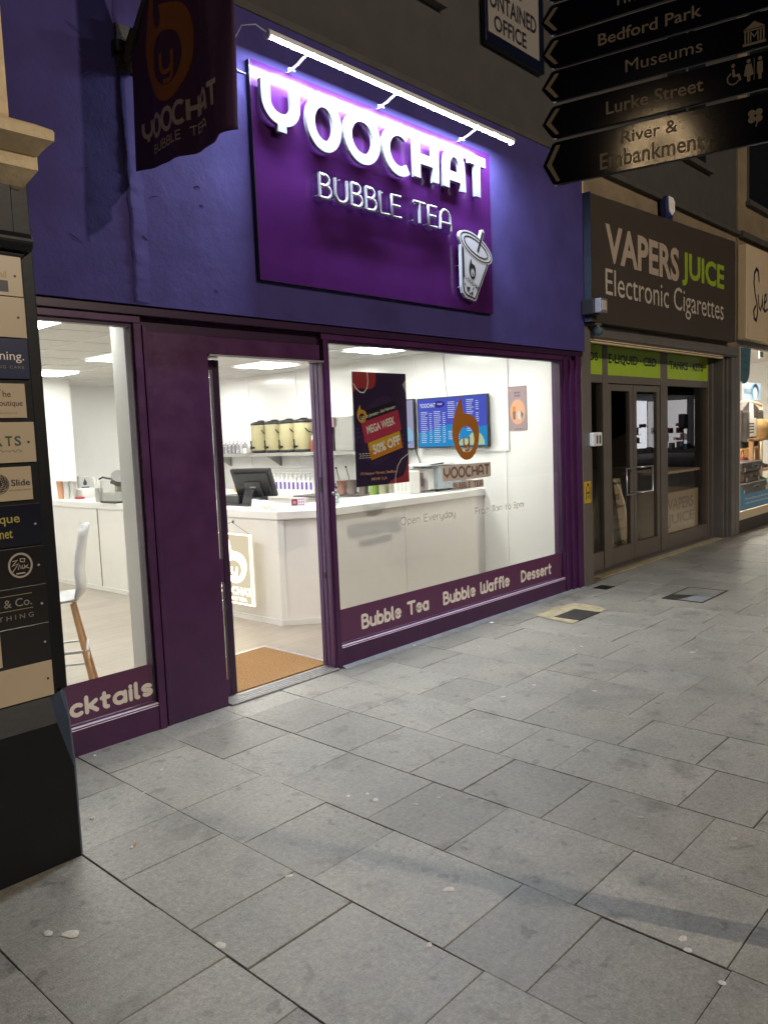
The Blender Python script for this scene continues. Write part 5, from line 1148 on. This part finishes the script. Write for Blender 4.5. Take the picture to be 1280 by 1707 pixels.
t = thing('white_appliance', 'white square appliance on the counter at the poster edge', 'appliance', (5.93, 1.40, .97)); b = MB(); b.box(5.88, 6.03, 1.30, 1.52, .97, 1.20, white_plastic); b.build('body', t, bevel=.008)
b = MB(); [b.rect(side(5.88), -1.47+.05*k, -1.45+.05*k, 1.0, 1.10, .001, off_white) for k in range(3)]; b.build('grille', t)
t = thing('measuring_jug', 'grey plastic jug between the white appliance and the blue grey machine', 'jug', (6.12, 1.38, .97)); b = MB(); b.lathe((6.10, 1.36, .97), [(.045, 0), (.055, .14), (.058, .14)], clear_plastic, 16); b.build('body', t); b = MB(); b.tube([(6.10, 1.36, .98), (6.14, 1.40, 1.24)], .006, print_peach, 6); b.build('stirrer', t)
t = thing('sealing_machine', 'blue grey cup sealing machine on black feet on the counter', 'machine', (6.42, 1.42, .97))
b = MB(); b.box(6.25, 6.68, 1.24, 1.58, .995, 1.235, mat('machine_blue_grey', (.33, .37, .41), .35)); b.build('body', t, bevel=.008)
b = MB(); b.box(6.16, 6.25, 1.30, 1.56, .995, 1.21, white_plastic); b.box(6.153, 6.16, 1.36, 1.52, 1.03, 1.17, lilac); b.build('side_panel', t, bevel=.004)
b = MB(); b.box(6.05, 6.50, 1.22, 1.60, 1.24, 1.255, white_plastic); b.tube([(6.06, 1.23, 1.25), (6.30, 1.21, 1.262)], .007, black, 6); b.build('lid', t, bevel=.003)
for x, y in ((6.27, 1.28), (6.64, 1.28), (6.27, 1.54), (6.64, 1.54)): b = MB(); b.lathe((x, y, .97), [(.018, 0), (.018, .025)], black, 12); b.build('foot', t)
# wall screens
E_menu = None
def screen_mat(name, f):
    m = bpy.data.materials.new(name); m.use_nodes = True; n = m.node_tree.nodes; l = m.node_tree.links; n.clear()
    e = n.new('ShaderNodeEmission'); o = n.new('ShaderNodeOutputMaterial'); e.inputs[0].default_value = (*f[0], 1); e.inputs[1].default_value = f[1]; l.new(e.outputs[0], o.inputs[0]); return m
sc_blue = screen_mat('screen_violet_blue', ((.085, .11, .60), 1.0)); sc_cyan = screen_mat('screen_cyan', ((.03, .28, .65), 1.0)); sc_white = screen_mat('screen_white', ((.75, .8, .95), 1.0)); sc_lilac = screen_mat('screen_lilac', ((.38, .36, .55), 1.0)); sc_green = screen_mat('screen_pale_green', ((.5, .62, .40), 1.0)); sc_dark = screen_mat('screen_deep_blue', ((.04, .03, .30), 1.0)); sc_gold = screen_mat('screen_gold', ((.5, .36, .08), 1)); sc_pale = screen_mat('screen_pale_blue', ((.3, .55, .8), 1))
def tv(y0, y1, z0, z1, label, draw):
    t = thing('wall_screen', label, 'screen', (6.72, (y0+y1)/2, z0), 'menu screens on the white wall')
    b = MB(); b.box(6.675, 6.71, y0, y1, z0, z1, black); b.box(6.71, 6.744, y0+.2, y1-.2, z0+.12, z1-.12, black); b.build('case', t, bevel=.004)
    b = MB(); P = side(6.675); draw(b, P, -y1+.012, -y0-.012, z0+.014, z1-.012); b.build('display', t)
def menu(b, P, u0, u1, v0, v1):
    b.rect(P, u0, u1, v0, v1, .0006, sc_blue); W = u1-u0; H = v1-v0; U = lambda a: u0+W*a; Z = lambda a: v0+H*a
    poly(b, P, [(U(0), Z(0)), (U(1), Z(0)), (U(1), Z(.40)), (U(.86), Z(.37)), (U(.7), Z(.36)), (U(.55), Z(.46)), (U(.4), Z(.44)), (U(.25), Z(.36)), (U(.12), Z(.33)), (U(0), Z(.30))], sc_cyan, .001)
    disc(b, P, U(.32), Z(.875), W*.09, H*.07, sc_dark, .001, 18)
    text(b, P, 'YOOCHAT', U(.03), U(.27), Z(.82), Z(.91), sc_white, .0016, .02); text(b, P, 'FOOD', U(.30), U(.37), Z(.86), Z(.90), sc_white, .0016, .02)
    disc(b, P, U(.84), Z(.02), W*.125, H*.26, sc_green, .0014, 16, 0, 180)
    disc(b, P, U(.68), Z(.02), W*.08, H*.14, sc_green, .0013, 16, 0, 180)
    q = random.Random(2)
    for a, top, n in ((.04, .70, 16), (.24, .70, 16), (.45, .88, 8), (.45, .28, 4), (.72, .90, 5), (.72, .66, 5), (.72, .40, 3)):
        b.rect(P, U(a), U(a+.10), Z(top+.022), Z(top+.034), .0016, sc_white)
        for k in range(n):
            z = top-.04*(k+.3)
            b.rect(P, U(a), U(a+q.uniform(.07, .11)), Z(z), Z(z+.011), .0016, sc_white); b.rect(P, U(a+.13), U(a+.13+q.uniform(.03, .045)), Z(z), Z(z+.011), .0016, sc_white)
tv(.91, 1.85, 1.407, 1.95, 'wide blue menu screen on the wall behind the window logo', menu)
def menu2(b, P, u0, u1, v0, v1):
    b.rect(P, u0, u1, v0, v1, .0006, sc_lilac); x1 = u1
    for z, s in ((.86, '?'), (.74, 'LS'), (.62, 'LS'), (.50, 'S')): text(b, P, s, x1-.19, x1-.10, v0+(v1-v0)*z, v0+(v1-v0)*(z+.07), sc_dark, .0012, .01)
    disc(b, P, x1-.13, v0+.13, .12, .12, sc_pale, .0012, 24); flame(b, P, x1-.22, x1-.09, v0+.09, v0+.23, sc_gold, .0016, sc_gold); text(b, P, 'YOOCHAT', x1-.23, x1-.03, v0+.045, v0+.075, sc_dark, .0016, .02)
tv(1.90, 2.84, 1.40, 1.955, 'lilac screen half hidden behind the hanging poster', menu2)
t = thing('poster', 'mauve drinks poster on the bare white wall past the menu screen', 'poster', (6.745, .6, 1.56)); P = side(6.745); b = MB(); b.slab(P, -.70, -.49, 1.56, 2.0, 0, .003, lilac); b.build('sheet', t)
b = MB(); disc(b, P, -.595, 1.745, .088, .125, print_peach, .0036, 24); text(b, P, 'BROWN', -.63, -.56, 1.925, 1.945, vinyl_purple, .004, .03); text(b, P, 'SUGAR', -.63, -.56, 1.895, 1.915, vinyl_purple, .004, .03)
poly(b, P, [(-.655, 1.80), (-.615, 1.80), (-.622, 1.67), (-.648, 1.67)], brown_vinyl, .0045); poly(b, P, [(-.655, 1.80), (-.615, 1.80), (-.618, 1.75), (-.651, 1.75)], print_orange, .0047); disc(b, P, -.565, 1.71, .035, .045, skin_print, .0045, 16); poly(b, P, [(-.56, 1.76), (-.525, 1.72), (-.55, 1.66)], brown_vinyl, .005); flame(b, P, -.69, -.665, 1.945, 1.985, print_peach, .004); b.rect(P, -.64, -.55, 1.572, 1.577, .004, vinyl_purple); b.build('artwork', t)
# hanging offer poster just behind the glass
t = thing('hanging_poster', 'dark purple half price offer poster hanging behind the glass', 'poster', (4.16, .06, 1.208))
b = MB(); b.box(3.88, 4.436, .056, .060, 1.208, 2.005, poster_purple); b.build('sheet', t)
b = MB(); P = front(.056); U = lambda x: 3.88+x*.556; Z = lambda y: 1.208+y*.797
pp = lambda pts: [(U(x), Z(y)) for x, y in pts]
poly(b, P, pp([(0, 1), (0, .82), (.05, .845), (.12, .86), (.22, .852), (.33, .855), (.40, .88), (.42, .93), (.42, 1)]), red_print, .0005)
poly(b, P, pp([(1, 0), (1, .24), (.97, .18), (.93, .11), (.88, .07), (.80, .05), (.72, .045), (.64, .03), (.58, 0)]), red_print, .0005)
poly(b, P, pp([(1, .95), (1, .82), (.93, .90)]), pale_letter, .0006)
disc(b, P, U(.47), Z(.49), .20, .25, poster_purple, .0004, 32)
for k in range(24):
    a = -.30+k*.026*1.0
    x = -.185+k*.016; h = math.sqrt(max(0, 1-(x/.2)**2))*.245
    if h > .02: ribbon(b, P, [(U(.47)+x-h*.22, Z(.49)-h), (U(.47)+x+h*.22, Z(.49)+h)], .0055, stripe_purple, .0005, .0007)
ribbon(b, P, [(U(x), Z(y)) for x, y in [(.01, .90), (.05, .86), (.12, .825), (.19, .82), (.25, .86), (.275, .92), (.265, 1)]], .008, print_white, .0005, .0009)
ribbon(b, P, [(U(x), Z(y)) for x, y in [(.72, 0), (.73, .08), (.78, .16), (.86, .22), (1, .265)]], .006, print_white, .0005, .0009)
ribbon(b, P, [(U(x), Z(y)) for x, y in [(.02, .07), (.08, .055), (.12, .03), (.13, 0)]], .003, stripe_purple, .0005, .0009)
R1 = P.rot(U(.5), Z(.5), 13)
W = .556
b.rect(R1, -.165, .185, .095, .165, .0012, dark_letter); text(b, R1, '30th January - 5th February', -.165, .180, .106, .135, print_white, .0016, .02)
b.rect(R1, -.195, .205, -.055, .094, .0013, pink_print); text(b, R1, 'MEGA WEEK', -.155, .150, .000, .058, print_white, .0017, .03)
b.rect(R1, -.185, .165, -.195, -.045, .0011, dark_letter); b.rect(R1, -.172, .180, -.185, -.058, .0018, print_orange); b.rect(R1, -.172, .180, -.118, -.0585, .0020, print_yellow); text(b, R1, '50% OFF', -.135, .165, -.155, -.085, print_white, .0024, .04)
flame(b, P, U(.05), U(.22), Z(.555), Z(.715), print_yellow, .0026, print_white)
for j in range(3):
    for k in range(5): b.rect(P, U(.06+.055*k+.015*(j % 2)), U(.10+.055*k+.015*(j % 2)), Z(.285-.018*j), Z(.29-.018*j), .0012, print_white)
for j in range(3): b.rect(P, U(.02+.01*j), U(.08+.01*j), Z(.50-.035*j), Z(.515-.035*j), .0010, stripe_purple); b.rect(P, U(.86), U(.93), Z(.43-.035*j), Z(.445-.035*j), .0010, stripe_purple)
text(b, P, '19 Harpur Street, Bedford', U(.07), U(.76), Z(.092), Z(.125), print_peach, .0012, .012); text(b, P, 'MK40 1LA', U(.27), U(.56), Z(.045), Z(.072), print_peach, .0012, .012)
b.build('artwork', t)
b = MB()
for x in (3.95, 4.36): b.tube([(x, .058, 2.005), (x, .058, 2.17)], .0012, white_plastic, 5)
b.build('cord', t)
# lit acrylic sign on the counter side
t = thing('lit_logo_sign', 'glowing warm white acrylic logo panel hung on the counter side', 'light sign', (4.06, 1.75, .15))
E_warmsign = emission('edge_lit_glow', (1, .88, .60), 4.5); E_warmdim = emission('edge_lit_panel', (1, .86, .6), .75)
b = MB(); b.box(4.045, 4.06, 1.49, 2.09, .16, .775, E_warmdim); b.build('panel', t)
b = MB(); P = side(4.045); flame(b, P, -1.94, -1.58, .34, .72, E_warmsign, .002, E_warmsign); text(b, P, 'YOOCHAT', -2.05, -1.52, .24, .31, E_warmsign, .002, .04); text(b, P, 'BUBBLE TEA', -1.95, -1.6, .19, .22, E_warmsign, .002, .02)
for a in ((-2.09, -1.49, .16, .172), (-2.09, -1.49, .763, .775), (-1.505, -1.49, .172, .763), (-1.53, -1.524, .172, .763), (-2.09, -2.075, .172, .763)): b.rect(P, *a, .002, E_warmsign)
b.build('lit_lettering', t)
b = MB(); b.tube([(4.05, 1.52, .775), (4.06, 1.78, .87), (4.05, 2.06, .775)], .002, black, 5); b.lathe((0, 0, 0), [(.022, 0), (.022, .006), (.012, .009)], silver, 14); k = len(b.v)
for i in range(k-3*14-28, k): pass
b.build('hanger', t)
b = MB(); P = side(4.078); disc(b, P, -1.78, .87, .02, .02, silver, 0, 16); disc(b, P, -1.78, .87, .012, .012, ledge_dark, .002, 16); b.build('suction_hook', t)
# bar chair by the left window
t = chair = thing('bar_chair', 'white moulded bar chair with wooden legs behind the cocktails window', 'chair', (2.2, 1.15, .004))
b = MB(); pts = [(2.44, 1.075), (2.425, 1.0), (2.40, .88), (2.39, .78), (2.395, .70), (2.38, .63), (2.33, .595), (2.20, .585), (2.06, .60), (1.98, .585)]
NS = 9; vs = []; n = len(pts)
for side_ in (0, 1):
    for i, (x, z) in enumerate(pts):
        hw = .19 if i > 4 else (.10+.03*i)
        for k in range(NS):
            s = -1+2*k/(NS-1); bend = .05*s*s*(1 if i < 6 else 0); up = .03*s*s*(1 if i >= 6 else 0)
            vs.append((x-bend-(.012 if side_ else 0)*(i < 6), 1.15+s*hw, z+up-(.012 if side_ else 0)*(i >= 6)))
fs_ = []
for i in range(n-1):
    for k in range(NS-1):
        a = i*NS+k; fs_.append((a, a+1, a+NS+1, a+NS)); o2 = n*NS; fs_.append((o2+a, o2+a+NS, o2+a+NS+1, o2+a+1))
for i in range(n-1):
    for k in (0, NS-1): a = i*NS+k; o2 = n*NS; f = (a, a+NS, o2+a+NS, o2+a); fs_.append(f)
for k in range(NS-1):
    for i in (0, n-1): a = i*NS+k; o2 = n*NS; fs_.append((a, o2+a, o2+a+1, a+1))
b.raw(vs, fs_, mat('chair_shell', (.5, .5, .52), .3), True); b.build('seat_shell', t)
for x, y, x2, y2 in ((2.30, 1.05, 2.40, .97), (2.30, 1.25, 2.40, 1.33), (2.05, 1.05, 1.95, .97), (2.05, 1.25, 1.95, 1.33)):
    b = MB(); b.tube([(x, y, .58), (x2, y2, .006)], [.014, .019], wood, 10); b.build('leg', t)
b = MB()
for z in (.20, .28): b.tube([(2.37, 1.0, z), (1.98, 1.0, z)], .008, silver, 6); b.tube([(2.37, 1.30, z), (1.98, 1.30, z)], .008, silver, 6); b.tube([(2.37, 1.0, z), (2.37, 1.30, z)], .008, silver, 6); b.tube([(1.98, 1.0, z), (1.98, 1.30, z)], .008, silver, 6)
b.build('foot_rail', t)
chair.rotation_euler = (0, 0, R(-27)); chair.location = (2.19, 1.13, .004)
# things on the far end of the counter, seen through the left window
for k, (x, y) in enumerate(((4.20, 5.28), (4.24, 5.20), (4.28, 5.12))):
    b = MB(); b.lathe((x, y, .97), [(.03, 0), (.042, .20), (.044, .20), (.044, .215)], (print_peach, white_plastic, off_white)[k], 14); tag(b.build('cup_stack'), ('pinkish stack of cups on the counter behind the cocktails window', 'white stack of cups between a pinkish and an off white stack', 'off white stack of cups nearest to the white carton')[k], 'cups', 'cup stacks on the counter')
b = MB(); b.box(4.33, 4.52, 5.02, 5.30, .97, 1.08, white_plastic); tag(b.build('cup_carton', bevel=.005), 'white carton on the counter behind the cocktails window', 'box')
b = MB(); b.lathe((4.30, 5.02, .97), [(.05, 0), (.06, .02), (.02, .03)], red_print, 14); tag(b.build('red_dish'), 'small red dish in front of the white carton', 'dish')
t = thing('straw_pot', 'grey pot of white spatulas on the counter behind the cocktails window', 'pot', (4.16, 4.28, .97)); b = MB(); b.lathe((4.16, 4.28, .97), [(.042, 0), (.042, .15)], steel, 18); b.build('pot', t)
b = MB()
for k, (dx, dy, h) in enumerate(((-.02, .08, .27), (.0, .02, .26), (.02, -.06, .30), (.03, -.02, .28), (-.01, -.09, .24))): b.tube([(4.16, 4.28, 1.0), (4.16+dx, 4.28+dy, .97+h)], [.006, .012], white_plastic, 6)
b.build('spatula', t)
t = thing('soap_dispenser', 'white soap dispenser with a blue drop on the back wall', 'dispenser', (5.24, 6.84, .98)); b = MB(); b.box(5.16, 5.33, 6.77, 6.869, .985, 1.17, white_plastic); b.build('case', t, bevel=.01)
b = MB(); Pd = front(6.77); poly(b, Pd, [(5.245-.03, 1.07)]+arc(5.245, 1.07, .03, .03, 180, 360, 10)[1:]+[(5.245, 1.14)], slate_letter, .001); b.rect(Pd, 5.19, 5.30, .99, 1.02, .001, slate_letter); b.build('marking', t)
t = thing('waffle_maker', 'steel round waffle maker on the counter, cut off by the white column', 'machine', (4.3, 3.95, .97))
b = MB(); b.box(4.10, 4.40, 3.82, 4.10, .985, 1.08, steel); b.box(4.08, 4.42, 3.80, 4.12, .97, .985, black); b.build('base', t, bevel=.006)
b = MB(); b.tube([(4.24, 3.98, 1.20), (4.22, 3.93, 1.25)], .085, grey_metal, 20); b.tube([(4.24, 3.98, 1.18), (4.24, 3.985, 1.20)], .09, black, 20); b.tube([(4.24, 4.06, 1.08), (4.24, 4.05, 1.22)], .012, steel, 8); b.build('plate', t)
b = MB(); b.tube([(4.16, 4.0, 1.22), (4.12, 4.10, 1.24), (4.11, 4.16, 1.22)], .011, black, 8); b.build('handle', t)
t = thing('coffee_grinder', 'tall beige grinder beside the waffle maker', 'machine', (4.3, 4.2, .97)); b = MB(); b.lathe((4.34, 4.16, .97), [(.05, 0), (.05, .17), (.06, .18), (.06, .25), (.03, .27)], mat('grinder_beige', (.45, .42, .33), .35), 16); b.build('body', t); b = MB(); b.lathe((4.34, 4.16, 1.24), [(.055, 0), (.055, .02)], black, 16); b.build('lid', t)
# cables on the wall
b = MB(); b.tube([(6.735, 2.50, 1.40), (6.73, 2.52, 1.25), (6.72, 2.58, 1.12), (6.70, 2.60, 1.0), (6.68, 2.56, .98), (6.66, 2.4, .93)], .005, black, 6); tag(b.build('power_cable'), 'black cable drooping from the shelf end to the back counter', 'cable')
b = MB(); b.tube([(6.735, 1.95, 1.40), (6.73, 1.88, 1.25), (6.72, 1.80, 1.15)], .005, black, 6); tag(b.build('screen_cable'), 'short black cable below the gap between the two screens', 'cable')
b = MB(); b.tube([(6.742, 1.52, 2.43), (6.742, 1.50, 2.1), (6.742, 1.48, 1.94)], .004, off_white, 6); tag(b.build('screen_flex'), 'thin white flex running from ceiling to the wide blue screen', 'cable')
b = MB(); b.box(6.735, 6.748, 3.38, 3.54, 1.10, 1.20, white_plastic); b.box(6.70, 6.735, 3.42, 3.47, 1.12, 1.17, black); b.box(6.70, 6.735, 3.49, 3.53, 1.12, 1.16, black); tag(b.build('wall_socket'), 'white wall socket with black plugs beside the door jamb', 'socket')

# ------------------------------------------------------------------ street lighting and the lit shop farther down the other side
def street_lamp(x, y, z, W, col, label, r=.12, px=None):
    t = thing('street_lamp', label, 'street lamp', (x, y, 0), 'street lamps')
    px = px or (x, y-1.2)
    b = MB(); b.tube([(px[0], px[1], 0), (px[0], px[1], z+.2), (px[0]*.9+x*.1, px[1]*.9+y*.1, z+.35), (x, y, z+.32)], [.07, .05, .04, .035], grey_metal, 12); b.build('post', t)
    b = MB(); b.lathe((x, y, z+.18), [(.17, 0), (.16, .08), (.05, .16)], grey_metal, 20); b.build('lamp_head', t)
    d = bpy.data.lights.new('street_light', 'POINT'); d.energy = W; d.color = col; d.shadow_soft_size = r
    o = bpy.data.objects.new('street_light', d); C.objects.link(o); o.location = (x, y, z); return o
street_lamp(-8.7, -2.6, 5.8, LAMP_B, (1, .70, .38), 'street lamp up the street with the warmest light', .12, (-8.7, -5.5))
street_lamp(5.6, -12.8, 7.6, LAMP_C, (1, .85, .68), 'street lamp on the far side of the pedestrian street', .16, (5.6, -14.2))
street_lamp(2.45, -8.2, 7.2, LAMP_D, (1, .86, .70), 'street lamp straight across the street from the tea shop door', .16, (2.45, -9.6))
t = thing('opposite_shop', 'lit shop far down the other side of the street', 'building', (38, -12.5, 0))
b = MB(); b.box(30, 48, -16, -15.8, 0, 8, grey_render); b.box(30, 48, -15.8, -11.2, 3.0, 8, grey_render); b.box(30, 33, -15.8, -11.2, 0, 3, grey_render); b.box(44, 48, -15.8, -11.2, 0, 3, grey_render); b.build('wall', t)
b = MB(); b.box(33, 44, -15.7, -15.6, .3, 3.0, emission('shop_interior_glow', (.9, .92, 1), 4)); b.build('lit_back', t)
b = MB(); b.box(43.9, 43.98, -15.5, -11.3, .3, 2.95, emission('shop_side_glow', (.95, .93, .95), 1.7)); b.build('lit_side', t)
b = MB(); b.box(39.7, 40.2, -12.0, -11.7, 1.35, 2.1, black); b.tube([(39.95, -11.85, .3), (39.95, -11.85, 1.35)], .03, black, 6); b.build('loudspeaker', t)
b = MB(); b.box(37.9, 38.1, -12.2, -11.9, .3, 3.0, white_paint); b.box(41.3, 41.45, -12.2, -11.9, .3, 3.0, grey_metal); b.build('window_post', t)
_s = random.Random(9); _cols = [red_print, skyblue, print_orange, leather, white_plastic, teal, navy, brown_cloth, pink_print, lilac]
for k in range(34):      # goods on stands behind the far shop's glass
    x = _s.uniform(34.5, 43.4); z = _s.choice([.3, .3, .75, .75, 1.15, 1.5]); w_ = _s.uniform(.12, .42); h_ = _s.uniform(.12, .4); y = _s.uniform(-13.2, -11.7)
    b = MB(); b.box(x, x+w_, y-.2, y, z, z+h_, _s.choice(_cols)); b.build('boxed_goods', t)
for z in (.72, 1.12, 1.47):
    b = MB(); b.box(34.4, 37.6, -13.4, -13.0, z, z+.03, white_plastic); b.build('goods_shelf', t)
